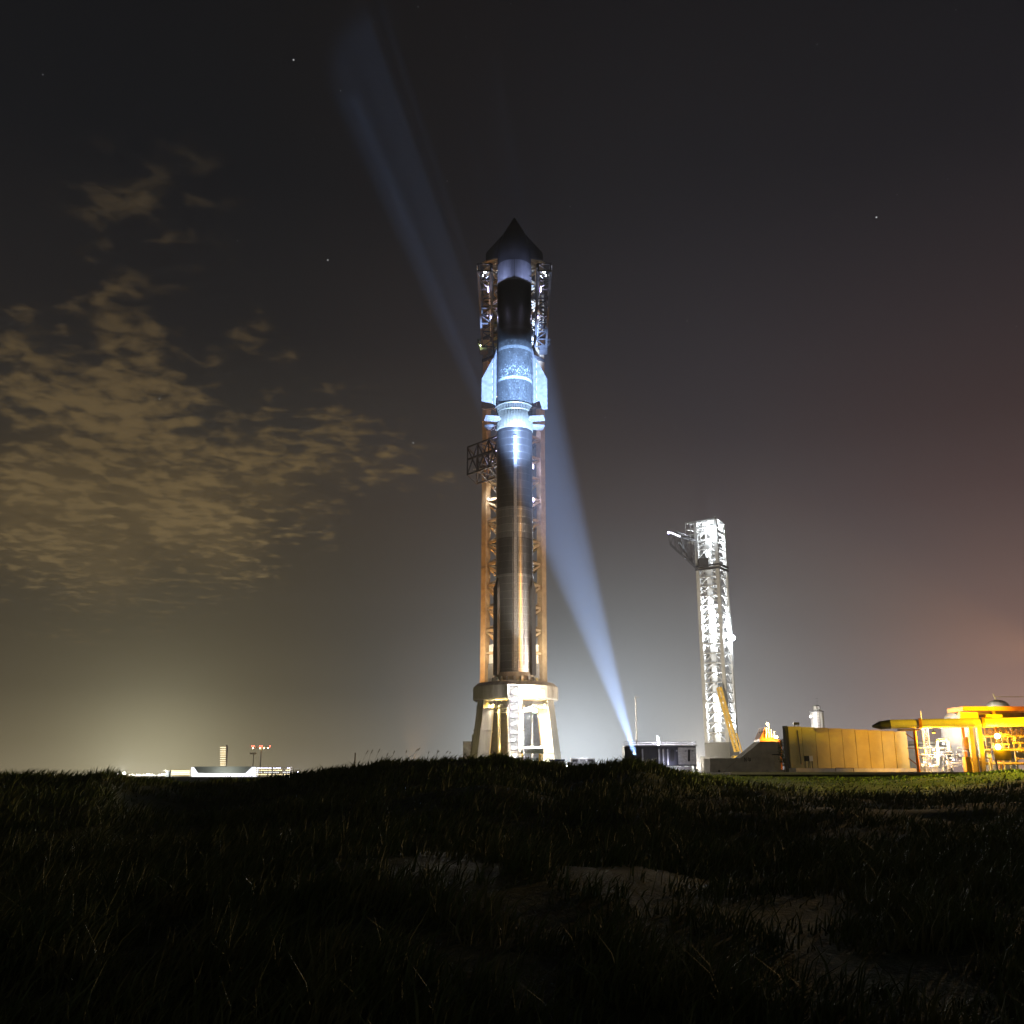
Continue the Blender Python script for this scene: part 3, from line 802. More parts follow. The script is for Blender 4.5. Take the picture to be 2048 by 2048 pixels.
# ------------------------------------------------------------------ launch tower behind the rocket
def make_tower():
    TX, TY = .45, 255.0
    t = thing('launch_tower', (TX, TY, PAD), 'tall lattice launch tower behind the rocket with two catch arms', 'tower')
    HD = 7.55; zt = 147.5; cw = 1.75
    C = [Vector((TX + HD * math.cos(a), TY + HD * math.sin(a), 0)) for a in (R(-90), R(0), R(90), R(180))]
    for c in C:
        b = MB(); b.box((c.x, c.y, (zt + PAD) / 2), (cw, cw, zt - PAD), R(45))
        for k in range(24): b.box((c.x, c.y, 8 + 6 * k), (cw + .14, cw + .14, .25), R(45))
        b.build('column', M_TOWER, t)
    nb = 19; zb = 33.0
    for i in range(4):
        a, c = C[i], C[(i + 1) % 4]
        b = MB()
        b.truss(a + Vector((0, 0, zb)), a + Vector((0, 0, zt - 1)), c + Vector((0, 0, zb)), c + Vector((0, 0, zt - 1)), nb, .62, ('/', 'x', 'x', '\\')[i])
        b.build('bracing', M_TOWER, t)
    b = MB()
    for k in range(nb): 
        z = zb + (zt - 1 - zb) / nb * k
        b.box((TX, TY, z), (8.6, 8.6, .18), R(45))
    b.build('floor_deck', M_GREY, t)
    b = MB(); b.box((TX - .8, TY + 1.5, (zb + zt) / 2), (2.6, 2.6, zt - zb), R(45)); b.build('lift_shaft', M_TOWER, t)
    b = MB()
    for k in range(nb * 2):
        z = zb + (zt - 1 - zb) / (nb * 2) * k; s = 1 if k % 2 else -1
        b.bar((TX - 4.2 - 1.2 * s, TY - 1.6, z), (TX - 4.2 + 1.2 * s, TY - 1.6, z + 2.9), .9, .15)
    b.build('stair', M_GALV, t)
    b = MB(); b.box((TX, TY, (PAD + 30.3) / 2), (10.2, 10.2, 30.3 - PAD), R(45)); b.build('base_block', M_GREY, t)
    b = MB(); b.box((TX, TY, 32.8), (9.6, 9.6, 5.0), R(45)); b.build('lit_room', M_WHITE, t)
    light((TX - 8.6, TY - 6.5, 33.5), 2600, WARMW, t, size=.3); light((TX + 8.6, TY - 6.5, 33.5), 2600, WARMW, t, size=.3)
    b = MB(); b.box((TX, TY, zt + .3), (13.2, 13.2, .6), R(45))
    for i in range(4):
        a, c = C[i] * 1.0, C[(i + 1) % 4]
        for k in range(7):
            p = a.lerp(c, k / 6); b.bar((p.x, p.y, zt + .5), (p.x, p.y, zt + 1.8), .08)
        b.bar((a.x, a.y, zt + 1.8), (c.x, c.y, zt + 1.8), .08); b.bar((a.x, a.y, zt + 1.2), (c.x, c.y, zt + 1.2), .08)
    b.build('top_platform', M_TOWER, t)
    # carriage around the tower
    b = MB()
    for z in (116.6, 123.5):
        for i in range(4): b.bar(C[i] * 1 + Vector(((C[i].x - TX) * .16, (C[i].y - TY) * .16, z)), C[(i + 1) % 4] + Vector(((C[(i + 1) % 4].x - TX) * .16, (C[(i + 1) % 4].y - TY) * .16, z)), .8)
    for s in (-1, 1):
        b.box((TX + s * 8.4, TY - 4.5, 118.0), (2.2, 3.0, 1.6)); b.box((TX + s * 9.6, TY - 5, 120.4), (1.3, 2.4, .4))
        for k in range(5): b.bar((TX + s * (9.2 + .3 * k), TY - 6.2, 118 + .2 * k), (TX + s * (10.4 - .2 * k), TY - 6.2, 120.5), .12)
        b.tube((TX + s * 6.0, TY - 8, 123), (TX + s * 5.0, TY - 12, 108.5), .18, n=8)
    b.build('carriage', M_DARK, t)
    light((TX - 9.3, TY - 6.8, 118.4), 260, (.85, 1.0, .35), t, size=.2)
    b = MB(); b.ball((TX - 9.3, TY - 6.55, 118.4), .16); b.build('work_lamp', emat("greenish_lens", (.8, 1, .4), 25), t)
    # catch arms
    for s in (-1, 1):
        b = MB(); xi, xo = 5.9, 8.9
        y0, y1 = 247.5, 212.5
        zl, zh = 117.6, 123.4
        def q(x, y, z): return Vector((RXC + s * x, y, z))
        n = 9
        for x in (xi, xo):
            b.bar(q(x, y0, zl), q(x, y1, zh - 1.9), .5); b.bar(q(x, y0, zh), q(x, y1, zh), .5)
            b.truss(q(x, y0, zl), q(x, y1, zh - 1.9), q(x, y0, zh), q(x, y1, zh), n, .28, 'z')
        b.truss(q(xi, y0, zl), q(xi, y1, zh - 1.9), q(xo, y0, zl), q(xo, y1, zh - 1.9), n, .28, 'z')
        b.truss(q(xi, y0, zh), q(xi, y1, zh), q(xo, y0, zh), q(xo, y1, zh), n, .24, 'z')
        b.box(q(xi - .25, 221.5, zh - .2), (.5, 17, 1.1))
        arm = b.build('catch_arm', M_DARK, t)
        b = MB(); b.bar(q(xi + .5, y0 - 6, zl + .4), q(xi + .5, y1 + 9, zh - 2.6), .22); b.bar(q(xo + .3, y1 + .3, zh - .3), q(xo + .3, y0 - 12, zh - .3), .22); build_each(b, 'cable_tray', M_GALV, arm)
        # lamp at the tip with a shade plate towards the ship
        lx = 7.6; lz = 124.75; lp = q(lx, 221.0, lz)
        tgt = Vector((RXC, 227, 128.6)); dv = (tgt - lp); dv.z = 0; dv.normalize(); sv = Vector((-dv.y, dv.x, 0))
        b = MB(); c = lp + dv * .8
        b.slab([c + sv * 1.3 + Vector((0, 0, -.34)), c - sv * 1.3 + Vector((0, 0, -.34)), c - sv * 1.3 + Vector((0, 0, .20)), c + sv * 1.3 + Vector((0, 0, .20))], dv * .06)
        for k in (-1.2, 1.2): b.bar(c + sv * k + Vector((0, 0, -.3)), Vector(((c + sv * k).x, (c + sv * k).y, zh)), .08)
        b.build('lamp_shade', M_BLACK, arm)
        b = MB(); b.bar(lp - dv * .42, Vector((lp.x, lp.y, zh)), .1); al = b.build('arm_lamp', M_BLACK, arm)
        b = MB(); b.ball(lp - dv * .42, .20, 10, 6); b.build('lens', L_COOL, al)
        light(lp, 9000 if s < 0 else 11000, (.50, .58, 1.0), arm, 'SPOT', .03, R(92), .7, aim=lp + dv * 6 + Vector((0, 0, 2.6)))
        # work lamp under the arm tip
        tp = q(lx - .3, 213.3, 121.6)
        b = MB(); b.bar(tp, tp + Vector((0, 0, 1.5)), .08); tl_ = b.build('tip_lamp', M_BLACK, arm)
        b = MB(); b.ball(tp, .24, 10, 6); b.build('lens', L_COOL, tl_)
        light(tp + Vector((0, -.4, 0)), 60, (.62, .66, 1.0), arm, size=.2)
        b = MB(); b.bar(q(xi + .7, 218.0, zh - 3.2), q(xi + .7, 220.5, zh - 3.3), .2); b.bar(q(xi + .3, 232, zl + 1.6), q(xi + .3, 233, zl + 1.5), .25); build_each(b, 'tube_lamp', L_VIO, arm)
        light(q(xi + 1.3, 219.2, zh - 3.2), 260, VIOLET, arm, size=.2); light(q(xi + 1.2, 232.5, zl + 1.6), 260, VIOLET, arm, size=.2)
    # service arm, swung to the left
    b = MB(); zl, zh = 79.3, 87.0
    A, B = Vector((-11.9, 245, 0)), Vector((-3.2, 235.5, 0)); off = Vector((2.2, 8.3, 0))
    e = lambda p, z: p + Vector((0, 0, z))
    for p0, p1 in ((A, B), (A + off, B + off)):
        for z in (zl, (zl + zh) / 2 + .4, zh): b.bar(e(p0, z), e(p1, z), .42)
        b.truss(e(p0, zl), e(p1, zl), e(p0, zh), e(p1, zh), 3, .36, 'x')
    for z in (zl, zh): b.truss(e(A, z), e(B, z), e(A + off, z), e(B + off, z), 3, .3, 'z')
    sa = b.build('service_arm', M_DARK, t)
    b = MB(); 
    for k in range(3): b.path([e(A + off * .3 + (B - A) * (.1 + .2 * k), zl + 2 + k), e(A + off * .3 + (B - A) * (.5 + .15 * k), zl + 1.2), e(B + off * .3, zl + 3 + k)], .14)
    b.build('hose', M_GALV, sa)
    b = MB(); b.bar(e(B + off * .4 + (A - B) * .25, zh - 1.5), e(B + off * .4 + (A - B) * .12, zl + 4.0), .2); build_each(b, 'tube_lamp', L_VIO, sa)
    light(e(B + off * .5 + (A - B) * .3, zh - 3), 600, VIOLET, sa, size=.2)
    # lamps up the tower
    lens = []
    for (dxx, dyy, z, pw, c) in ((-6.9, -3.0, 74.7, 900, (1, .95, .9)), (-3.0, -2.5, 66.0, 420, (1, .9, .65)), (-3.2, -2.5, 80.5, 520, (1, .86, .55)), (-3.0, -2.5, 54.0, 330, (1, .9, .6)), (-3.4, -2.5, 43.0, 420, (1, .85, .5)),
                                 (5.4, -2.8, 84.0, 420, VIOLET), (5.4, -2.8, 74.5, 420, VIOLET), (4.4, -2.2, 94.0, 300, VIOLET), (-4.4, -2.8, 104.0, 260, (1, .9, .7)), (-3.5, -2.8, 133.0, 420, VIOLET), (3.8, -3.0, 130.0, 300, (1, .75, .4)),
                                 (4.2, -2.8, 140.0, 300, (1, .8, .5)), (-3.8, -2.8, 142.0, 380, (.9, .9, 1)), (3.5, -3.0, 62.0, 300, (1, .8, .5)), (3.5, -3.0, 48.0, 300, (1, .8, .5))):
        light((TX + dxx, TY + dyy, z), pw, c, t, size=.2)
        lens.append((TX + dxx, TY + dyy + .25, z, c))
    b = MB()
    for x, y, z, c in lens: b.box((x, y, z), (.16, .1, 1.2 if c is VIOLET else .3))
    build_each(b, 'lamp', L_VIO, t)
make_tower()

# ------------------------------------------------------------------ second tower, far right
def make_tower2():
    N = Vector((118.7, 544.0, 0)); th = R(33.7); s = 12.3
    Lc = N + s * Vector((-math.cos(th), math.sin(th), 0)); Rc = N + s * Vector((math.sin(th), math.cos(th), 0)); Bc = Lc + Rc - N
    t = thing('lattice_tower', ((N + Bc) * .5) + Vector((0, 0, PAD)), 'white floodlit lattice tower standing alone behind the pad', 'tower')
    C = [N, Rc, Bc, Lc]; zt = 146.0; zb = 19.5
    up = lambda p, z: Vector((p.x, p.y, z))
    for c in C:
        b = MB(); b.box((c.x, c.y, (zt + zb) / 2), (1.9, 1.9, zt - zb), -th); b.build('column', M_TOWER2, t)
    nb = 23
    for i in range(4):
        a, c = C[i], C[(i + 1) % 4]
        b = MB(); b.truss(up(a, zb), up(a, zt), up(c, zb), up(c, zt), nb, .62, 'k'); b.build('bracing', M_TOWER2, t)
    ctr = (N + Bc) * .5
    b = MB()
    for k in range(1, nb): b.box((ctr.x + 1, ctr.y + 1, zb + (zt - zb) / nb * k), (s * .5, s * .5, .25), -th)
    b.build('floor_deck', M_TOWER2, t)
    b = MB(); b.box((ctr.x - 1.5, ctr.y - 1, (zt + zb) / 2), (3.0, 3.0, zt - zb), -th); b.build('lift_shaft', M_TOWER2, t)
    b = MB(); b.box((ctr.x, ctr.y, 13), (14.4, 14.4, 13.4), -th); b.box((ctr.x, ctr.y, 7.2), (18.5, 18.5, 10), -th); b.build('base_block', M_PALE, t)
    b = MB()
    def plat(z, g, h):
        for i in range(4):
            a = ctr + (C[i] - ctr) * g; c = ctr + (C[(i + 1) % 4] - ctr) * g
            b.bar(up(a, z), up(c, z), .7); b.bar(up(a, z + h), up(c, z + h), .35); b.bar(up(a, z + h / 2), up(c, z + h / 2), .3)
            for k in range(7): p = a.lerp(c, k / 6); b.bar(up(p, z), up(p, z + h), .25)
    plat(139.5, 1.0, 7.5)
    lp = Lc + Vector((-5.6, 3.0, 0))
    for z in (134.5, 139.0, 142.5, 146.5): b.bar(up(lp, z), up(N, z), .8); b.bar(up(lp, z), up(Bc, z), .6)
    for k in range(6): p = lp.lerp(N, k / 6); b.bar(up(p, 134.5), up(p, 146.8), .35)
    b.box((ctr.x - 4.5, ctr.y + 1, 146.4), (13, 9, .5), -th)
    b.box((ctr.x - 4.5, ctr.y + 1, 139.2), (13, 9, .5), -th)
    b.bar(up(N, 120), up(N, 148), .9)
    b.build('top_platform', M_TOWER2, t)
    # carriage and catch arms pointing left
    b = MB()
    for z in (117.5, 119.5):
        for i in range(4): b.bar(up(ctr + (C[i] - ctr) * 1.15, z), up(ctr + (C[(i + 1) % 4] - ctr) * 1.15, z), 1.0)
    b.box((Lc.x + 2.5, Lc.y - 3.5, 121), (5.5, 4, 5))
    b.build('carriage', M_DARK, t)
    for k, (dy_, dz_) in enumerate(((-4.5, 0), (4.0, 3.5))):
        b = MB()
        r0 = Vector((Lc.x - 1, Lc.y + dy_, 117 + dz_)); r1 = Vector((Lc.x - 1, Lc.y + dy_, 134 + dz_))
        tl = Vector((Lc.x - 17.5 + 6 * k, Lc.y + dy_ - 8, 130.0 + dz_)); tu = Vector((Lc.x - 18.5 + 6 * k, Lc.y + dy_ - 8, 136.0 + dz_))
        for o in (Vector((0, -1.3, 0)), Vector((0, 1.3, 0))):
            b.bar(r0 + o, tl + o, .42); b.bar(r1 + o, tu + o, .42); b.truss(r0 + o, tl + o, r1 + o, tu + o, 5, .2, 'z')
        b.truss(r0 - Vector((0, 1.3, 0)), tl - Vector((0, 1.3, 0)), r0 + Vector((0, 1.3, 0)), tl + Vector((0, 1.3, 0)), 5, .2, 'z')
        arm = b.build('catch_arm', M_DARK, t)
        if k == 0:
            b = MB(); b.ball(tu + Vector((0, -1.6, .5)), .7); b.build('arm_lamp', L_VIO, arm)
            b = MB(); b.bar(tu + Vector((1, -1.8, .6)), tu + Vector((6.5, -1.8, -1.8)), .8); b.build('walkway_lamp', emat("tube_white", (.9, .9, 1), 3), arm)
    # lamps: fixtures hang on the near face
    fx = MB(); ln = MB()
    face = (N - Lc).normalized(); nrm = Vector((-math.sin(th), -math.cos(th), 0)); nr2 = Vector((math.cos(th), -math.sin(th), 0))
    def lampp(p, pw, c=COOL, r=.6):
        r = r * (1.7 if pw > 40000 else 1.0)
        fx.box((p.x, p.y + r + .3, p.z), (1.4, .5, 1.0)); ln.ball((p.x, p.y + r * .4, p.z), r, 10, 6)
        light(p - Vector((0, r + .1, 0)), pw, c, t, size=.6)
    mid = (N + Lc) * .5
    for z, pw, q in ((138.0, 255000, .72), (143, 160000, .7), (127, 14000, .5), (93, 150000, .4), (88, 120000, .6), (82, 130000, .45), (76, 20000, .5), (58, 9000, .5), (40, 80000, .4), (33, 80000, .6), (27, 24000, .5)):
        p = Lc.lerp(N, q) - nrm * (3.0 if pw < 250000 else -1.6); lampp(up(p, z), pw * (.34 if pw < 250000 else .07))
    p = N.lerp(Rc, .5) - nr2 * 2.5
    for z, pw in ((132, 12000), (121, 9000), (92, 16000), (84, 14000), (36, 9000)): lampp(up(p, z), pw * .34)
    p = Rc + nr2 * 1.6; lampp(up(p, 78.5), 50000, COOL, 1.0)
    build_each(fx, 'floodlight', M_DARK, t); build_each(ln, 'lens', emat("tower_lens", COOL, 25), t)
make_tower2()

# yellow crane boom in front of the second tower
def make_crane():
    a = P(1438, 1374, 528); b_ = P(1474, 1502, 518)
    t = thing('mobile_crane', (b_.x, b_.y, PAD), 'yellow mobile crane with lattice boom leaning against white tower', 'crane')
    b = MB(); ax = (b_ - a).normalized(); sd = Vector((ax.z, 0, -ax.x)).normalized(); w2 = 1.0
    for o in (sd * w2, -sd * w2):
        for y in (-1.2, 1.2): b.bar(a + o + Vector((0, y, 0)), b_ + o + Vector((0, y, 0)), .5)
    for y in (-1.2, 1.2): b.truss(a + sd * w2 + Vector((0, y, 0)), b_ + sd * w2 + Vector((0, y, 0)), a - sd * w2 + Vector((0, y, 0)), b_ - sd * w2 + Vector((0, y, 0)), 13, .34, 'z')
    b.build('boom', M_YEL, t)
    b = MB(); b.box((b_.x + 1, b_.y, 10.0), (7, 5, 4)); b.bar(b_ + Vector((3, 0, -2)), a.lerp(b_, .72) + Vector((2.5, 0, 0)), .5); b.build('crane_body', M_YEL, t)
    b = MB()
    for s in (-1, 1): b.box((b_.x + 1, b_.y + s * 3, 5.4), (9.5, 1.3, 5.2))
    build_each(b, 'crawler_track', M_DARK, t)
make_crane()

# ------------------------------------------------------------------ dark equipment module with railing, searchlight and mast
def make_module():
    Y = 170.0
    xl, xr = P(1252, 1500, Y).x, P(1393, 1500, Y).x
    zd, zr, zb = P(1300, 1491, Y).z, P(1300, 1481.5, Y).z, P(1380, 1530, Y).z
    t = thing('steel_platform_module', ((xl + xr) / 2, Y, PAD), 'dark steel module with railed roof deck and oval ports, behind dune', 'steel module')
    W_ = xr - xl
    plan = [(xl, Y + 2.2), (xl + .16 * W_, Y + .8), (xl + .45 * W_, Y), (xl + .72 * W_, Y), (xr, Y + .5), (xr + .2, Y + 6), (xl + .1, Y + 7)]
    b = MB(); b.prism(plan, 'z', zb, zd - .02); body = b.build('hull', M_NAVY, t)
    b = MB(); b.prism([(x + (.25 if x > 18 else -.15), y - .25) for x, y in plan], 'z', zd, zd + .16); b.build('roof_deck', M_GALV, t)
    b = MB()
    for (x0, y0), (x1, y1) in zip(plan[:-1], plan[1:]):
        L = math.hypot(x1 - x0, y1 - y0); n = max(2, int(L / .75))
        for k in range(n + 1):
            u = k / n; b.bar((x0 + (x1 - x0) * u, y0 + (y1 - y0) * u - .2, zd + .1), (x0 + (x1 - x0) * u, y0 + (y1 - y0) * u - .2, zr), .05)
        for z in (zr, (zr + zd) / 2 + .05): b.bar((x0, y0 - .2, z), (x1, y1 - .2, z), .06)
    b.build('railing', M_WHITE, t)
    b = MB(); x0, x1 = xl + .735 * W_, xr - .08
    b.slab([(x0, Y - .04, zb + .15), (x1, Y + .42, zb + .15), (x1, Y + .42, zd - .25), (x0, Y - .04, zd - .25)], (.03, -.07, 0)); b.build('pale_panel', M_GALV, t)
    def slot(px, wpx, name, mm):
        b = MB(); p0 = P(px, 1497.5, Y - .4); p1 = P(px, 1522, Y - .4); r = wpx / 2 * Y * .9646 / F
        pts = []
        for i in range(9): a = math.pi * i / 8; pts.append((p0.x + r * math.cos(a), 0, p0.z - r + r * math.sin(a)))
        for i in range(9): a = math.pi + math.pi * i / 8; pts.append((p1.x + r * math.cos(a), 0, p1.z + r + r * math.sin(a)))
        yy = Y - .16 if px < 1360 else Y + .12
        b.slab([(x, yy, z) for x, _, z in pts], (0, .1, 0)); b.build(name, mm, t)
    slot(1379, 4.6, 'port', M_BLACK); slot(1345, 8.5, 'port', M_BLACK)
    b = MB()
    for px in (1354, 1372, 1386): p = P(px, 1500.5, Y - .3); b.tube((p.x, Y + .2, p.z), (p.x, Y - .22, p.z), .16, n=8)
    build_each(b, 'fitting', M_GREY, t)
    b = MB()
    for k, px in enumerate((1286, 1318, 1326, 1335)):
        p = P(px, 1510, Y); b.bar((p.x, Y + (.6, .0, -.12, -.12)[k] - .1, zb + .1), (p.x, Y + (.6, .0, -.12, -.12)[k] - .1, zd - .5), .22)
    build_each(b, 'stiffener', M_GALV, t)
    for px in (1366, 1381, 1391, 1262, 1300, 1330):
        b = MB(); p = P(px, 1535, Y + 1); b.bar((p.x, Y + 1.2, PAD - .1), (p.x, Y + 1.2, zb), .45); b.build('leg', M_GALV, t)
    b = MB(); p = P(1362, 1538, Y - 1); b.box((p.x + .6, Y - .6, PAD + .6), (2.4, .5, 1.3)); b.build('skirt_box', M_CONC, t)
    light((xl + 7.5, Y - 3.5, 3.6), 420, (.78, .76, 1), t, size=.3)
    light((xl + 6, Y + 3, zd + 2.0), 2600, (.84, .80, 1), t, size=.3)
    b = MB(); b.box((xl + 6, Y + 3, zd + .9), (.2, .2, 1.5)); b.build('added_deck_lamp', L_COOL, t)  # lamp added to whiten the railing and the mast behind
make_module()

def make_searchlight():
    # stands on the pad in front of the module; real narrow beam through the haze on to the rocket
    p = P(1274, 1520, 158.0)
    t = thing('searchlight', (p.x, p.y, PAD), 'searchlight on a trolley throwing a blue white beam up at the rocket', 'searchlight')
    aim = Vector((1.5, 229.0, 95.5)); d = (aim - p).normalized()
    b = MB(); b.tube(p - d * .9, p - d * .05, .55, .62, 20); hd = b.build('drum', M_DARK, t)
    b = MB(); b.tube(p - d * .10, p - d * .06, .5, .5, 20); b.build('lens', L_COOL, hd)
    b = MB(); b.box((p.x, p.y, (PAD + p.z - 1.1) / 2 + .2), (1.2, 1.0, max(.4, p.z - 1.2 - PAD))); b.box((p.x - .75, p.y, p.z - .6), (.12, .4, 1.6)); b.box((p.x + .75, p.y, p.z - .6), (.12, .4, 1.6)); b.build('yoke', M_DARK, t)
    b = MB()
    for sx in (-1, 1):
        for sy in (-1, 1): b.tube((p.x + sx * .6 - .08, p.y + sy * .5, PAD + .25), (p.x + sx * .6 + .08, p.y + sy * .5, PAD + .25), .25, n=10)
    b.build('wheel', M_BLACK, t)
    light(p, BEAM_W, BEAM, t, 'SPOT', .28, R(11.8), .60, aim=aim)
BEAM_W = 2.4e7
make_searchlight()

def make_mast():
    a, c = P(1273, 1391, 205), P(1274, 1484, 205)
    t = thing('lightning_mast', (c.x, c.y, PAD), 'thin white mast with small crossarm rising behind the dark module', 'mast')
    b = MB(); b.tube((c.x, c.y, PAD), (c.x, c.y, a.z), .2, .11, 8); b.build('pole', M_WHITE, t)
    b = MB(); b.bar((c.x - .2, c.y, a.z - .3), (c.x + 1.2, c.y, a.z - .2), .08); b.bar((c.x - .5, c.y, a.z - 1.4), (c.x + .4, c.y, a.z - 1.4), .08); b.build('crossarm', M_WHITE, t)
make_mast()

# ------------------------------------------------------------------ things on the pad between mount and module
def flood(x, y, h, pw, col, label, aim_y=-1, size=.3, lens=None, group=None):
    t = thing('floodlight_mast', (x, y, float(ground_z(np.array([x]), np.array([y]))[0]) if y > 200 else PAD), label, 'floodlight', group)
    z0 = t.location.z
    b = MB(); b.tube((x, y, z0), (x, y, h), .1, .07, 8); b.build('pole', M_GALV, t)
    b = MB(); b.box((x, y - aim_y * .05, h + .15), (.9, .25, .45)); hd = b.build('lamp_head', M_DARK, t)
    b = MB(); b.box((x, y + aim_y * .19, h + .15), (.8, .04, .36)); b.build('lens', lens or L_COOL, hd)
    light((x, y + aim_y * .5, h + .15), pw, col, t, size=size)
    return t
flood(13.2, 236, 4.0, 24000, COOL, 'low bright floodlight on the pad beside the mount and container')
flood(22, 219, 4.0, 12000, COOL, 'white floodlight behind the grassy dune, lighting the booster side')

def make_pad_clutter():
    flood(-14.4, 216, 3.9, 2200, (1, .88, .45), 'small yellowish floodlight on the pad before the equipment hut')
    # blue roofed container
    Y = 205; p0, p1 = P(1099, 1525, Y), P(1129, 1525, Y)
    t = thing('storage_container', ((p0.x + p1.x) / 2, Y, PAD), 'grey storage container with blue roof beside a mount leg', 'container')
    zt = P(1115, 1519, Y).z
    b = MB(); b.box(((p0.x + p1.x) / 2, Y + 1.2, (PAD + zt) / 2), (p1.x - p0.x, 2.4, zt - PAD - .3)); b.build('body', M_GREY, t)
    b = MB(); b.box(((p0.x + p1.x) / 2, Y + 1.2, zt), (p1.x - p0.x + .2, 2.6, .3)); b.build('roof', M_BLUE, t)
    # pale crate stack
    Y = 200; p0 = P(1140, 1528, Y); zt = P(1140, 1522.5, Y).z
    t = thing('crate', (p0.x, Y, PAD), 'small pale open frame crate between container and long trailer', 'crate')
    b = MB(); b.box((p0.x, Y, (PAD + zt) / 2), (1.1, 1.1, zt - PAD)); b.build('box', M_WHITE, t)
    b = MB()
    for k in (-1, 1): b.box((p0.x + .28 * k, Y - .57, (PAD + zt) / 2 + .3), (.3, .05, zt - PAD - 1))
    build_each(b, 'opening', M_BLACK, t)
    # long trailer
    Y = 208; p0, p1 = P(1143, 1520, Y), P(1190, 1520, Y); zt = P(1160, 1514.5, Y).z
    t = thing('site_trailer', ((p0.x + p1.x) / 2, Y, PAD), 'long low site trailer with dark windows and white roof edge, behind dune', 'trailer')
    cx = (p0.x + p1.x) / 2; L = p1.x - p0.x
    b = MB(); b.box((cx, Y + 1.3, PAD + .7 + (zt - PAD - .9) / 2), (L, 2.6, zt - PAD - 1.0)); b.build('body', M_GREY, t)
    b = MB(); b.box((cx, Y + 1.3, zt - .08), (L + .25, 2.8, .16)); b.build('roof', M_WHITE, t)
    for k in (-.33, -.02, .30):
        b = MB(); b.box((cx + L * k, Y - .02, zt - .55), (L * .22, .06, .5)); b.build('window', M_BLACK, t)
    for k in (-.3, .3):
        b = MB(); b.tube((cx + L * k, Y + .1, PAD + .4), (cx + L * k, Y + .4, PAD + .4), .4, n=12); b.build('wheel', M_BLACK, t)
    light((cx, Y - 1.5, zt - .2), 250, (.9, .9, 1), t, size=.2)
    # two pick-up trucks parked right of it
    def truck(px, Y, m, label):
        p = P(px, 1525, Y); x = p.x; z = PAD
        t = thing('pickup_truck', (x, Y, z), label, 'truck', 'pick-up trucks parked on the pad')
        b = MB(); b.prism([(x - 2.4, z + .5), (x + 2.5, z + .5), (x + 2.55, z + 1.05), (x + 1.5, z + 1.2), (x + .9, z + 1.85), (x - .5, z + 1.9), (x - .7, z + 1.15), (x - 2.45, z + 1.15)], 'y', Y, Y + 1.8); b.build('body', m, t)
        b = MB(); b.prism([(x - .4, z + 1.25), (x + 1.15, z + 1.25), (x + .82, z + 1.75), (x - .36, z + 1.78)], 'y', Y - .03, Y + 1.83); b.build('window', M_BLACK, t)
        for k in (-1.5, 1.6):
            b = MB(); b.tube((x + k, Y - .02, z + .4), (x + k, Y + .25, z + .4), .4, n=14); b.build('wheel', M_BLACK, t)
        return t
    truck(1201, 215, M_WHITE, 'white pick-up truck parked next to the long trailer'); truck(1232, 222, M_GALV, 'silver pick-up truck parked near the searchlight module')
make_pad_clutter()

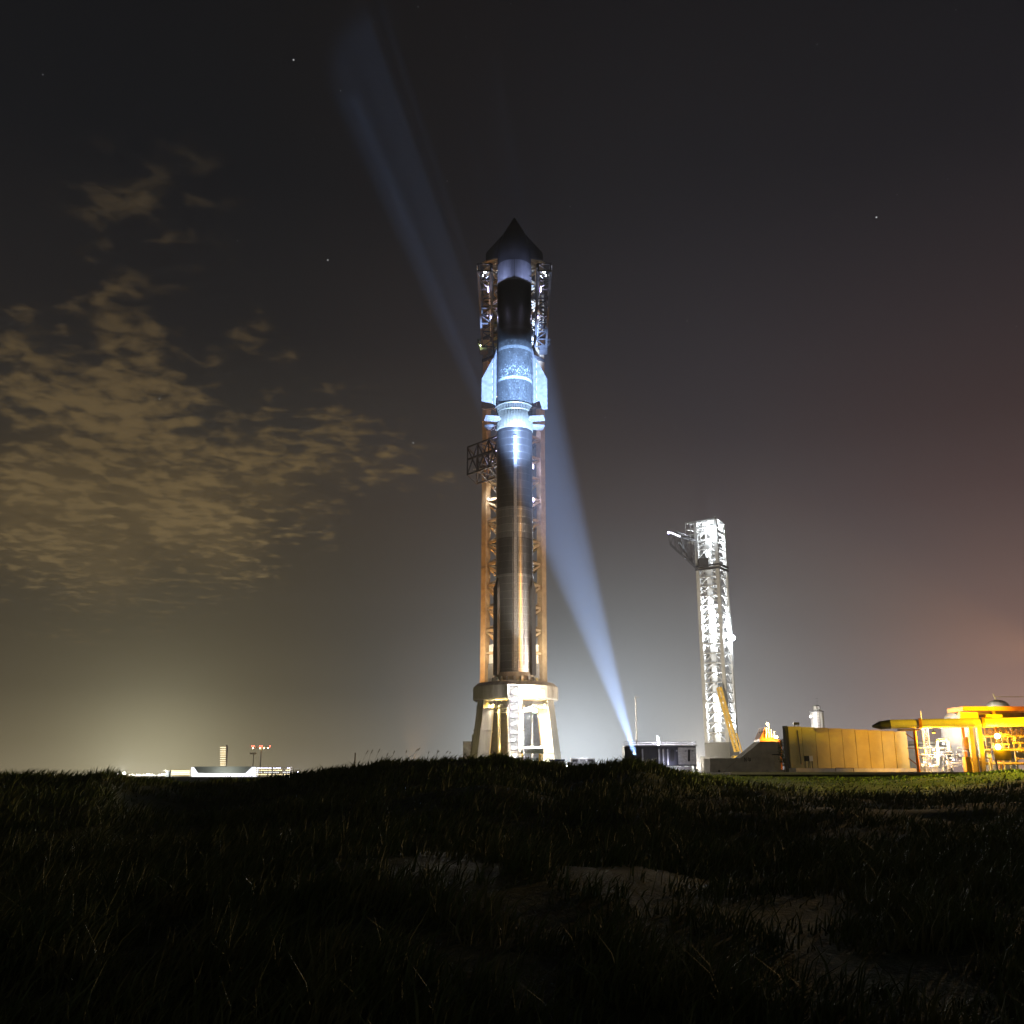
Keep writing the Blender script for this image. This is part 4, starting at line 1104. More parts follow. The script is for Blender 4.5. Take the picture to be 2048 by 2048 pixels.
# ------------------------------------------------------------------ concrete ramp wall and orange lit hood
def make_ramp():
    Y = 118.0
    pt = lambda x, y: (P(x, y, Y).x, P(x, y, Y).z)
    t = thing('concrete_blast_wall', (pt(1490, 1545)[0], Y, PAD), 'grey concrete blast wall with low block and steep ramp profile', 'blast wall')
    b = MB(); z0 = PAD - .1
    def poly(l, yo, th):
        return l
    l = [pt(1422, 1547), pt(1478.5, 1545)[0:1] + (z0,), pt(1478.5, 1515), pt(1421.6, 1515.7)]
    l[0] = (l[0][0], z0)
    b.prism(l, 'y', Y + .5, Y + 4); b.build('low_block', M_CONC, t)
    b = MB(); l = [(pt(1440, 1545)[0], z0), (pt(1562, 1545)[0], z0), pt(1561, 1482.5), pt(1521, 1481.5), pt(1500, 1499), pt(1481, 1514.5)]
    b.prism(l, 'y', Y, Y + 3.2); wl = b.build('wall', M_CONC, t)
    d0, d1 = pt(1550, 1541), pt(1560, 1510)
    b = MB(); b.box(((d0[0] + d1[0]) / 2, Y - .03, (z0 + d1[1]) / 2), (d1[0] - d0[0], .1, d1[1] - z0)); b.build('door', mat("door_paint", (.45, .42, .33), .6), t)
    b = MB(); b.box(((d0[0] + d1[0]) / 2 - .1, Y - .2, d1[1] + .1), (1.0, .5, .12)); b.build('canopy', M_DARK, t)
    # stencilled marks on the wall: dark strokes
    b = MB(); x0, z1 = pt(1488.5, 1513.8); x1, zb = pt(1501.5, 1522.5)
    W_ = x1 - x0; H = z1 - zb; yy = Y - .012; th = .011
    st = lambda xa, za, xb, zb_: b.bar((x0 + xa * W_, yy, zb + za * H), (x0 + xb * W_, yy, zb + zb_ * H), .07, .012, up=(0, 1, 0))
    for s_ in ((.02, 0, .02, 1), (.02, 1, .30, .05), (.30, .05, .30, 1), (.52, .35, .95, .35), (.52, .35, .72, 1), (.82, 0, .82, .85), (.98, .1, .98, .9)): st(*s_)
    b.build('stencil_mark', M_BLACK, t)
    b = MB(); p = pt(1440, 1541); b.ball((p[0], Y + .48, p[1]), .14, 8, 5); b.build('vent_cap', M_BLACK, t)
    b = MB(); a, c = pt(1530, 1543), pt(1574, 1543); b.box(((a[0] + c[0]) / 2, Y - 1.2, PAD + .32), (c[0] - a[0], .4, .3)); b.box(((a[0] + c[0]) / 2, Y - 1.2, PAD + .1), (c[0] - a[0] + .4, 1.0, .3)); b.build('kerb', M_CONC, t)
    # hood behind
    Y2 = 123.5
    q = lambda x, y: (P(x, y, Y2).x, P(x, y, Y2).z)
    t = thing('flared_hood', (q(1540, 1490)[0], Y2, PAD), 'orange lit flared steel hood peeking over the concrete blast wall', 'hood')
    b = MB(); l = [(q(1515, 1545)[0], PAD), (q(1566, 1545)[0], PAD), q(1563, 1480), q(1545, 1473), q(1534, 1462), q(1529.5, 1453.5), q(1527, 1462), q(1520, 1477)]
    b.prism(l, 'y', Y2, Y2 + 3); b.build('shell', M_ORG, t)  # orange lamplight on the shell put into its paint colour
    b = MB()
    for px, y0, y1 in ((1531, 1475, 1455), (1536, 1474, 1449), (1541, 1474, 1458), (1547, 1476, 1462)):
        a, c = q(px, y0), q(px, y1); b.tube((a[0], Y2 - .35, a[1]), (c[0], Y2 - .35, c[1]), .09, n=7)
    build_each(b, 'standpipe', M_WHITE, t)
    for px, py, pw in ((1535, 1447, 260), (1553, 1473, 220)):
        c = P(px, py, Y2 - .6); b = MB(); b.ball(c, .16, 8, 6); b.build('lamp', L_WARM, t); light(c + Vector((0, -.35, 0)), pw, (1, .72, .35), t, size=.15)
    light(P(1540, 1474, Y2 - 1.2), 420, (1, .38, .01), t, size=.2)
make_ramp()

# shrub between the blast wall and the panel wall
def make_shrub():
    Y = 115.5; base = P(1569, 1546, Y)
    t = thing('shrub', (base.x, Y, PAD), 'yellow-lit green shrub squeezed between blast wall and panel wall', 'shrub')
    rr = random.Random(5)
    b = MB()
    for k in range(5): b.tube((base.x + rr.uniform(-.2, .2), Y + rr.uniform(-.3, .3), PAD - .1), (base.x + rr.uniform(-.4, .4), Y + rr.uniform(-.5, .5), PAD + rr.uniform(2, 3.4)), .04, .015, 5)
    b.build('stem', M_RUST, t)
    b = MB()
    for k in range(900):
        a = rr.uniform(0, 6.28); h = rr.uniform(.2, 1); r = (.55 * (1 - abs(h - .6)) + .08) * rr.uniform(.2, 1)
        c = Vector((base.x + r * math.cos(a), Y + r * 1.3 * math.sin(a), PAD + .3 + 3.5 * h + rr.uniform(-.2, .2)))
        u = Vector((rr.uniform(-1, 1), rr.uniform(-1, 1), rr.uniform(-.6, .6))).normalized(); v = u.orthogonal().normalized()
        s_ = rr.uniform(.06, .13); b._add([c - u * s_, c + v * s_ * .5, c + u * s_, c - v * s_ * .5], [(0, 1, 2, 3)])
    b.build('foliage', mat("leaf_green", (.07, .11, .025), .6, 0, .4, 4), t)
make_shrub()

# ------------------------------------------------------------------ precast panel wall
def make_panel_wall():
    zt = 7.2
    a, c = P(1582, 1537, 108), P(1821, 1537, 111.5)
    t = thing('panel_wall', ((a.x + c.x) / 2, 110, PAD), 'long tan precast concrete panel wall lit orange, behind two cabinets', 'wall')
    d = Vector((c.x - a.x, c.y - a.y, 0)); L = d.length; d.normalize(); nrm = Vector((-d.y, d.x, 0))
    b = MB(); n = 9; gap = .045
    for k in range(n):
        p = a + d * (L * k / n + gap / 2); q = a + d * (L * (k + 1) / n - gap / 2)
        z0, z1 = PAD + .58, zt - .05 * k
        b.slab([(p.x, p.y, z0), (q.x, q.y, z0), (q.x, q.y, z1), (p.x, p.y, z1)], nrm * .3)
    b.build('panel', M_WALLP, t)
    b = MB(); p = a + nrm * .16 + d * .15; q = c + nrm * .16 - d * .15
    b.slab([(p.x, p.y, PAD + .4), (q.x, q.y, PAD + .4), (q.x, q.y, zt - .5), (p.x, p.y, zt - .1)], nrm * .16); b.build('backing_wall', M_DARK, t)
    b = MB(); p = a - d * .12; b.slab([(p.x - .22, p.y - .1, PAD), (p.x, p.y - .1, PAD), (p.x, p.y - .1, zt + .05), (p.x - .22, p.y - .1, zt + .05)], nrm * .6); b.build('end_pier', M_DARK, t)
    b = MB(); p = a - d * .3 - nrm * 1.6; q = c + d * 4.0 - nrm * 1.6
    b.slab([(p.x, p.y, PAD - .2), (q.x, q.y, PAD - .2), (q.x, q.y, PAD + .56), (p.x, p.y, PAD + .56)], nrm * 2.4); b.build('footing', M_CONC, t)
    b = MB(); p = a + d * 1.1; b.bar((p.x, p.y - .06, zt - .4), (p.x + .12, p.y - .06, PAD + 1.0), .06); b.build('conduit', M_DARK, t)
    # lamp box on top
    p = a + d * 1.05
    t2 = thing('wall_lamp_box', (p.x, p.y, zt), 'small black lamp box sitting on the dark end of panel wall', 'lamp')
    b = MB(); b.box((p.x, p.y + .1, zt + .3), (.62, .35, .3)); b.build('housing', M_BLACK, t2)
    b = MB(); b.bar((p.x - .2, p.y + .1, zt - .1), (p.x - .2, p.y + .1, zt + .16), .06); b.bar((p.x + .2, p.y + .1, zt - .1), (p.x + .2, p.y + .1, zt + .16), .06); build_each(b, 'bracket', M_BLACK, t2)
    # cabinets on posts
    for px, w_, m_, lab in ((1613.5, .48, M_BLACK, 'black electrical cabinet on posts in front of panel wall'), (1621.5, .40, M_WHITE, 'cream electrical cabinet on posts in front of panel wall')):
        p = P(px, 1516, 107.2)
        tt = thing('electrical_cabinet', (p.x, 107.2, PAD), lab, 'cabinet', 'cabinets in front of the panel wall')
        b = MB(); b.box((p.x, 107.2, p.z), (w_, .28, .56)); b.build('box', m_, tt)
        b = MB(); b.box((p.x, 107.04, p.z), (w_ * .86, .03, .48)); b.build('door', m_, tt)
        for s in (-1, 1):
            b = MB(); b.bar((p.x + s * w_ * .32, 107.25, PAD + .3), (p.x + s * w_ * .32, 107.25, p.z - .28), .05); b.build('post', M_DARK, tt)
    # handrail
    p, q = P(1671, 1535, 106.3), P(1707, 1535, 106.3)
    tt = thing('handrail', ((p.x + q.x) / 2, 106.3, PAD), 'low bent pipe handrail on the footing of panel wall', 'handrail')
    b = MB(); b.path([(p.x, 106.3, p.z - .0), (q.x, 106.3, p.z), (q.x, 106.3, PAD - .1)], .035, 6); b.bar((p.x, 106.3, p.z), (p.x, 106.3, PAD + .2), .05); b.build('rail', M_RUST, tt)
make_panel_wall()

# white vertical tank behind the panel wall
def make_vtank():
    p = P(1636, 1452, 150); zt = P(1636, 1410, 150).z; zs = P(1636, 1421, 150).z
    t = thing('vertical_tank', (p.x, 150, PAD), 'white vertical tank with narrow top rising behind the panel wall', 'tank')
    b = MB(); b.lathe([(.95, PAD), (.95, zs - .3), (.85, zs), (.55, zs + .1), (.55, zt - .2), (.35, zt), (.01, zt + .05)], (p.x, 150, 0), 28); b.build('shell', M_WHITE, t)
    b = MB()
    for s in (-.14, .14): b.bar((p.x - .15 + s, 148.95, PAD), (p.x - .15 + s, 148.95, zs + .6), .05)
    for k in range(28): b.bar((p.x - .29, 148.95, PAD + .4 * k + .3), (p.x - .01, 148.95, PAD + .4 * k + .3), .04)
    b.build('ladder', M_DARK, t)
    b = MB(); b.lathe([(.95, zs - .25), (1.08, zs - .2), (1.08, zs - .1), (.95, zs - .05)], (p.x, 150, 0), 24); b.path([(p.x + .2, 149.3, zt - .6), (p.x + .2, 149.2, zt - .2), (p.x - .3, 149.3, zt - .1)], .07); b.build('collar', M_GALV, t)
    light((p.x - 1.8, 147.2, zs - 1.0), 800, (1, .93, .85), t, size=.2)
    b = MB(); b.box((p.x - 1.8, 147.5, zs - 1.0), (.2, .2, .2)); b.bar((p.x - 1.8, 147.7, zs - 1.1), (p.x - .7, 149.5, zs - 1.1), .06); b.build('lamp', M_DARK, t)
make_vtank()

# big yellow lit vent pipe on posts
def make_vent():
    z = 7.28
    t = thing('vent_pipe', (43, 104, PAD), 'long fat pipe on posts glowing yellow, dark slanted mouth over the wall', 'pipe')
    a, m_, c = Vector((38.4, 105.2, z - .22)), Vector((40.3, 105.0, z)), Vector((64, 98.2, z))
    c = Vector((62, 98.6, z + .1))
    b = MB(); b.tube(m_, c, .47, .47, 28); pp = b.build('pipe', M_PIPE, t)
    b = MB(); b.tube(m_, m_.lerp(a, .55), .47, .44, 24); b.tube(m_.lerp(a, .55), a, .44, .10, 24); b.build('mouth', M_BLACK, t)
    ax = (c - m_).normalized()
    b = MB()
    for u in (.13, .40, .62, .85): p = m_.lerp(c, u); b.tube(p - ax * .14, p + ax * .14, .56, .56, 24)
    build_each(b, 'flange', M_ORG, t)
    b = MB(); p = m_.lerp(c, .055)
    b.box((p.x + .5, p.y - .1, z - .62), (2.1, .7, .16)); b.build('cradle', M_RUST, t)
    for px, rr in ((1830, .17),):
        p = P(px, 1470, 104.7); b = MB(); b.tube((p.x, 104.7, PAD), (p.x, 104.7, z - .5), rr, n=12)
        b.bar((p.x, 104.7, PAD + 3.4), (p.x - .75, 105.2, PAD + 4.1), .1); b.bar((p.x, 104.7, PAD + .8), (p.x - .8, 105.1, PAD + 1.6), .1); b.bar((p.x, 104.7, PAD + 2.6), (p.x - .8, 105.2, PAD + 2.6), .08)
        b.build('post', M_ORG, t)
    for px in (1944, 1961):
        p = P(px, 1490, 102.0); b = MB(); b.bar((p.x, 102.0, PAD), (p.x, 102.0, z - .4), .42); b.build('post', M_PIPE, t)
make_vent()

# horizontal white tank
def make_htank():
    t = thing('horizontal_tank', (56, 113, PAD), 'huge white horizontal tank with rounded end beside the pump skid', 'tank')
    cx, cy, cz, r = 51.2, 113.0, 6.65, 2.75
    b = MB(); n = 40; prof = []
    for i in range(11): a = math.pi / 2 * i / 10; prof.append((r * math.sin(a), -1.5 * math.cos(a)))
    prof.append((r, 15.0)); prof.append((.01, 16.0))
    vs = []; d = Vector((.985, .17, 0)); sd = Vector((-d.y, d.x, 0))
    for rr, l in prof:
        for i in range(n): a = 2 * math.pi * i / n; vs.append(Vector((cx, cy, cz)) + d * l + sd * rr * math.cos(a) + Vector((0, 0, rr * math.sin(a))))
    b._add(vs, [(j * n + i, j * n + (i + 1) % n, (j + 1) * n + (i + 1) % n, (j + 1) * n + i) for j in range(len(prof) - 1) for i in range(n)], True)
    b.build('shell', M_WHITE, t)
    b = MB(); 
    for l in (2.5, 11): p = Vector((cx, cy, cz)) + d * l; b.box((p.x, p.y, PAD + .8), (.7, 4.6, 2.2), .17)
    build_each(b, 'saddle', M_CONC, t)
    b = MB(); p = Vector((cx, cy, cz)) + d * (-.55) + Vector((0, -.3, r - .35)); b.box((p.x, p.y - .8, p.z), (.4, .4, .5)); b.tube((p.x, p.y - .8, p.z - .6), (p.x, p.y - .8, p.z + .5), .1); b.build('valve', M_DARK, t)
make_htank()

def make_shelter():
    Y = 107.5
    t = thing('steel_shelter', (57, Y, PAD), 'orange lit open steel shelter with flat roof over the valves', 'shelter')
    x0, x1 = P(1919, 1430, Y).x, 66.0
    zt = P(1960, 1413, Y).z; zr = P(1960, 1421.5, Y).z
    b = MB(); b.box(((x0 + x1) / 2, Y + 1, (zt + zr) / 2), (x1 - x0, 4.0, zt - zr)); b.build('roof', M_ORG, t)
    for p0, p1, py0, py1, m_ in ((1922, 1955, 1424, 1448, M_YEL), (1974, 2004, 1428, 1446, M_YEL)):
        a, c = P(p0, py1, Y - .5), P(p1, py0, Y - .5); b = MB(); b.box(((a.x + c.x) / 2, Y - .3, (a.z + c.z) / 2), (c.x - a.x, .5, c.z - a.z)); b.build('side_panel', m_, t)
    b = MB(); a, c = P(1957, 1450, Y), P(2015, 1422, Y); b.box(((a.x + 66) / 2, Y + .8, (a.z + c.z) / 2 - .1), (66 - a.x, .2, c.z - a.z)); b.build('back_panel', M_RUST, t)
    for px in (1924, 1990, 2060):
        p = P(px, 1450, Y + .4); b = MB(); b.bar((p.x, Y + .4, PAD), (p.x, Y + .4, zr), .28); b.build('post', M_ORG, t)
make_shelter()

def make_dome():
    Y = 126; p = P(1996, 1413, Y); zt = P(1996, 1398.5, Y).z
    t = thing('domed_tank', (p.x, Y, PAD), 'white vertical tank whose domed head shows above the shelter roof', 'tank')
    prof = [(1.45, PAD), (1.45, zt - 1.1)] + [(1.45 * math.cos(a), zt - 1.1 + 1.1 * math.sin(a)) for a in [math.pi / 2 * i / 8 for i in range(1, 9)]]
    b = MB(); b.lathe(prof, (p.x, Y, 0), 32); b.build('shell', M_WHITE, t)
    b = MB(); q = P(1991, 1386, Y); b.path([(p.x - .1, Y, zt - .1), (p.x - .35, Y, zt + .45), (p.x - .35, Y, q.z - .05)], .09); b.bar((p.x - .3, Y, zt + .38), (p.x + 5, Y, zt + .36), .07); b.build('relief_pipe', M_PIPE, t)
    b = MB(); b.box((p.x - 2.6, Y - 1.6, zt - 1.6), (.3, .3, .2)); b.bar((p.x - 2.6, Y - 1.6, zt - 1.6), (p.x - 1.2, Y - .4, zt - 1.8), .08); b.build('lamp_bracket', M_DARK, t)
    light((p.x - 2.6, Y - 1.9, zt - 1.3), 260, (1, .9, .7), t, size=.2)
make_dome()

def make_skid():
    t = thing('valve_skid', (52, 103, PAD), 'crowded yellow lit skid of valves and pipes beneath the vent pipe', 'valve skid')
    rr = random.Random(11); b = MB()
    for k in range(46):
        px = rr.uniform(1962, 2050); Y = rr.uniform(102.4, 105.5); a = P(px, rr.uniform(1456, 1520), Y); L = rr.uniform(.4, 1.7)
        if rr.random() < .5: b.tube(a, a + Vector((0, 0, -L if a.z - L > PAD else -.3)), rr.uniform(.05, .13), n=7)
        else: b.tube(a, a + Vector((L, 0, 0)), rr.uniform(.05, .13), n=7)
        if rr.random() < .45: b.ball(a, rr.uniform(.12, .24), 8, 5)
    for k in range(7): x = P(1963 + 11 * k, 1500, 104).x; b.bar((x, 104, PAD), (x, 104, 6.6), .09)
    for z in (3.2, 4.6, 6.0): b.tube((P(1958, 1500, 103.6).x, 103.6, z), (58, 103.6, z), .14, n=10)
    build_each(b, 'piping', M_PIPE, t)
    a, c = P(1932, 1536, 102.6), P(1954, 1513, 102.6); b = MB(); b.box(((a.x + c.x) / 2, 102.8, (PAD + c.z) / 2), (c.x - a.x, .8, c.z - PAD)); b.build('control_box', M_YEL, t)
    b = MB(); a, c = P(1925, 1500, 103.5), P(1942, 1473, 103.5); b.ball(((a.x + c.x) / 2 + .3, 104, (a.z + c.z) / 2), .72, 16, 8, (.7, 1, 1)); b.build('round_vessel', M_RUST, t)
    a, c = P(1988, 1520, 101.5), P(2020, 1500, 101.5); b = MB(); b.box(((a.x + c.x) / 2, 101.6, (a.z + c.z) / 2), (c.x - a.x, .5, c.z - a.z)); b.bar((a.x + .3, 101.7, PAD), (a.x + .3, 101.7, a.z), .12); b.build('dark_cabinet', M_DARK, t)
    for px, py in ((1994.5, 1471), (1996, 1493)):
        p = P(px, py, 101.7); b = MB(); b.ball(p, .26, 12, 8); b.build('lamp', L_WARM, t); light(p + Vector((0, -.45, 0)), 1700, (1, .42, .0), t, size=.2)
    # small platform lattice
    b = MB(); p = P(1968, 1455, 103); b.truss((p.x, 103, p.z - .1), (p.x + 5, 103, p.z - .1), (p.x, 103, p.z - .8), (p.x + 5, 103, p.z - .8), 9, .07, 'x'); b.build('grating', M_RUST, t)
make_skid()

def make_white_skid():
    t = thing('cryogenic_skid', (48, 108.5, PAD), 'cluster of frosted white pipes and pumps between post and big tank', 'pump skid')
    rr = random.Random(21); b = MB()
    for k in range(80):
        px = rr.uniform(1842, 1930); Y = rr.uniform(107, 111); a = P(px, rr.uniform(1494 + (1900 - px) * .1, 1534), Y); L = rr.uniform(.2, .9)
        k2 = rr.random()
        if k2 < .4: b.tube(a, a + Vector((0, 0, -min(L, a.z - PAD))), rr.uniform(.04, .1), n=7)
        elif k2 < .75: b.tube(a, a + Vector((L, 0, 0)), rr.uniform(.04, .1), n=7)
        else: b.box(a, (rr.uniform(.15, .5), .3, rr.uniform(.1, .4)))
    build_each(b, 'piping', M_WHITE, t)
    b = MB(); f = lambda x, y: P(x, y, 107.0)
    b.path([f(1862, 1532), f(1874, 1530), f(1876, 1527), f(1874.5, 1482), f(1878, 1479), f(1893, 1479), f(1897, 1483), f(1898, 1500)], .16, 10); b.build('loop_pipe', M_WHITE, t)
    b = MB(); b.tube(f(1838, 1495), f(1900, 1494), .05); b.tube(f(1838, 1509), f(1905, 1508), .05); b.build('rail', M_GALV, t)
    for px, py, pw, c in ((1868, 1500, 130, (1, .92, .85)), (1908, 1520, 130, (.75, .78, 1.0)), (1850, 1525, 120, (.9, .9, 1)), (1888, 1488, 250, (1, .95, .95))):
        p = P(px, py, 106.2); b = MB(); b.box(p + Vector((0, .15, .1)), (.25, .1, .18)); b.build('lamp', M_DARK, t); light(p, pw, c, t, size=.15)
    # low white building behind
    Y = 140; a, c = P(1832, 1545, Y), P(1906, 1481, Y)
    t = thing('low_white_tank', ((a.x + c.x) / 2, Y, PAD), 'low flat white storage tank behind the pump skid', 'tank')
    b = MB(); cx = (a.x + c.x) / 2; r = (c.x - a.x) / 2 + .9
    b.lathe([(r, PAD), (r, c.z - .25), (r - .2, c.z), (.01, c.z + .2)], (cx, Y + r, 0), 40); b.build('shell', M_WHITE, t)
    b = MB(); b.lathe([(r + .02, c.z - .6), (r + .1, c.z - .55), (r + .1, c.z - .45), (r + .02, c.z - .4)], (cx, Y + r, 0), 40); b.build('rim_band', M_GALV, t)
    light((cx - 1, Y - 4, 6.5), 500, (1, .9, .75), t, size=.3)
    b = MB(); b.bar((cx - 1, Y - 3.6, PAD), (cx - 1, Y - 3.6, 6.6), .1); b.build('lamp_post', M_GALV, t)
    # lattice mast
    Y = 109; a = P(1856, 1518, Y); zt = P(1850, 1440, Y).z; ztip = P(1850, 1421, Y).z
    t = thing('lattice_mast', (a.x, Y, PAD), 'slim white lattice mast standing behind the vent pipe', 'mast')
    b = MB(); C = [(a.x - .3, Y), (a.x + .35, Y), (a.x, Y + .5)]
    for x, y in C: b.bar((x, y, PAD), (x, y, zt), .08)
    for i in range(3):
        p, q = C[i], C[(i + 1) % 3]; b.truss((*p, PAD), (*p, zt), (*q, PAD), (*q, zt), 10, .045, 'z')
    b.build('frame', M_WHITE, t)
    b = MB(); b.bar((a.x, Y - .05, 7.6), (a.x + .7, Y - .2, 7.6), .06); b.box((a.x + .75, Y - .2, 7.6), (.2, .3, .3)); b.build('lamp_bracket', M_DARK, t)
    light((a.x + 1.05, Y - .25, 7.5), 1500, (1, .95, .9), t, size=.2)
    b = MB(); b.tube((a.x - .15, Y + .2, zt), (a.x - .15, Y + .2, ztip), .07, .03, 6); b.build('tip', M_WHITE, t)
make_white_skid()

# sodium floodlights that light the facility and the tower
def sodium(x, y, h, pw, label, col=SODIUM, size=.3):
    return flood(x, y, h, pw, col, label, 1, size, L_SOD, 'sodium floodlights')
YSOD = (1, .50, .006)
t = sodium(57.0, 92.0, 7.2, 900, 'tall sodium floodlight on the grassy bank facing the vent pipe', YSOD)
light((56.4, 92.2, 7.0), 56000, (.92, .95, .04), t, 'SPOT', .3, R(66), .7, aim=(41, 87.5, 1.6))
# added spot, with an invented shade plate that keeps its light on the pipe
dv = Vector((-11.5, 11.0, 0)).normalized(); sv = Vector((-dv.y, dv.x, 0)); lp = Vector((56.5, 92.6, 7.55)); c = lp + dv * .8
b = MB(); b.slab([c + sv * .9 + Vector((0, 0, -.7)), c - sv * .9 + Vector((0, 0, -.7)), c - sv * .9 + Vector((0, 0, -.036)), c + sv * .9 + Vector((0, 0, -.036))], dv * .04); b.bar(c + Vector((0, 0, -.65)), (57.0, 92.0, 6.9), .06); b.build('added_shade_plate', M_BLACK, t)
light(lp, 36000, (1, .66, .0), t, 'SPOT', .04, R(80), .5, aim=lp + dv * 10 + Vector((0, 0, .2)))
t = thing('hanging_lamp', (44.4, 104.0, 6.3), 'small sodium lamp hanging under the vent pipe near its post', 'lamp')
b = MB(); b.box((44.4, 104.0, 6.42), (.3, .2, .16)); b.bar((44.4, 104.0, 6.45), (44.4, 104.0, 6.95), .05); b.build('housing', M_DARK, t)
b = MB(); b.box((44.4, 104.0, 6.33), (.24, .15, .02)); b.build('lens', L_SOD, t)
light((44.4, 104.15, 6.1), 3000, (1, .47, .01), t, size=.15)
flood(12.0, 84, 2.6, 2200, (1, .86, .62), 'unseen warm floodlight added behind the dune crest to light the blast wall', 1)  # fill lamp added out of sight to lift the dark concrete
ts = thing('sodium_light_tower', (76, 128, PAD), 'tall sodium lamp mast beyond the tank farm', 'light tower')
b = MB(); b.tube((76, 128, PAD), (76, 128, 16), .22, .14, 10); b.build('pole', M_GALV, ts)
b = MB(); b.box((76, 128, 16.4), (2.4, .5, .9)); hd = b.build('lamp_head', M_DARK, ts)
b = MB(); b.box((75.9, 128.28, 16.4), (2.1, .04, .7)); b.build('lens', L_SOD, hd)
b = MB(); b.box((75.2, 127.4, 15.4), (1.2, .5, .6)); b.bar((76, 128, 15.4), (75.2, 127.6, 15.4), .1); hd2 = b.build('lamp_head', M_DARK, ts)
b = MB(); b.box((75.2, 127.13, 15.4), (1.05, .04, .5)); b.build('lens', L_SOD, hd2)
light((75.0, 126.6, 15.4), 120000, (1, .62, .26), ts, 'SPOT', .4, R(64), .8, aim=(8, 38, 0))
light((75.4, 129.0, 16.4), 330000, (1, .45, .10), ts, 'SPOT', .6, R(42), .6, aim=(3, 240, 66))
t = thing('sodium_floodlight', (-27, 257, PAD), 'low sodium floodlight behind the dune crest, aimed up at the launch tower', 'floodlight')
b = MB(); b.bar((-27, 257, PAD - .5), (-27, 257, 3.2), .15); b.bar((-27.5, 257, PAD), (-26.5, 257, PAD), .15); b.build('stand', M_GALV, t)
b = MB(); b.box((-27.1, 257, 3.5), (.5, .9, .6)); hd = b.build('lamp_head', M_DARK, t)
b = MB(); b.box((-26.83, 257, 3.5), (.04, .8, .5)); b.build('lens', L_SOD, hd)
light((-26.4, 257, 3.6), 260000, (1, .46, .10), t, 'SPOT', .4, R(75), 1.0, aim=(-6, 254, 95))
t = thing('added_floodlight', (62, 335, PAD), 'added white floodlight on a stand to light the lone lattice tower', 'floodlight')
b = MB(); b.bar((62, 335, PAD - .3), (62, 335, 3.6), .15); b.bar((61.5, 335, PAD), (62.5, 335, PAD), .15); b.build('stand', M_GALV, t)
b = MB(); b.box((62, 334.8, 3.9), (1.2, .5, .7)); hd = b.build('lamp_head', M_DARK, t)
b = MB(); b.box((62, 335.07, 3.9), (1.1, .04, .6)); b.build('lens', L_COOL, hd)
light((62.1, 335.5, 3.9), 1.9e6, (1, .86, .66), t, 'SPOT', .5, R(42), .8, aim=(117, 550, 62))  # floodlight added to light the far tower from the front

for x, y, h, lab in ((68, 170, 6.5, 'hooded floodlight hidden between panel wall and big tank, aimed at the booster'), (73, 201, 7.5, 'hooded floodlight behind the panel wall, aimed at the booster'), (60, 224, 6.0, 'hooded floodlight behind the blast wall hood, aimed at the booster')):
    t = thing('booster_floodlight', (x, y, PAD), lab, 'floodlight', 'hooded floodlights aimed at the booster')
    b = MB(); b.tube((x, y, PAD - .3), (x, y, h), .12, .09, 8); b.build('pole', M_GALV, t)
    b = MB(); b.box((x + .3, y, h + .2), (.5, 1.4, .7)); b.box((x - .2, y, h + .6), (.8, 1.5, .06)); hd = b.build('lamp_head', M_DARK, t)
    b = MB(); b.box((x + .03, y, h + .2), (.04, 1.2, .55)); b.build('lens', L_COOL, hd)
    light((x - .35, y, h + .2), 95000, (1, .86, .70), t, 'SPOT', .8, R(46), .5, aim=(RXC, RYC, 44))

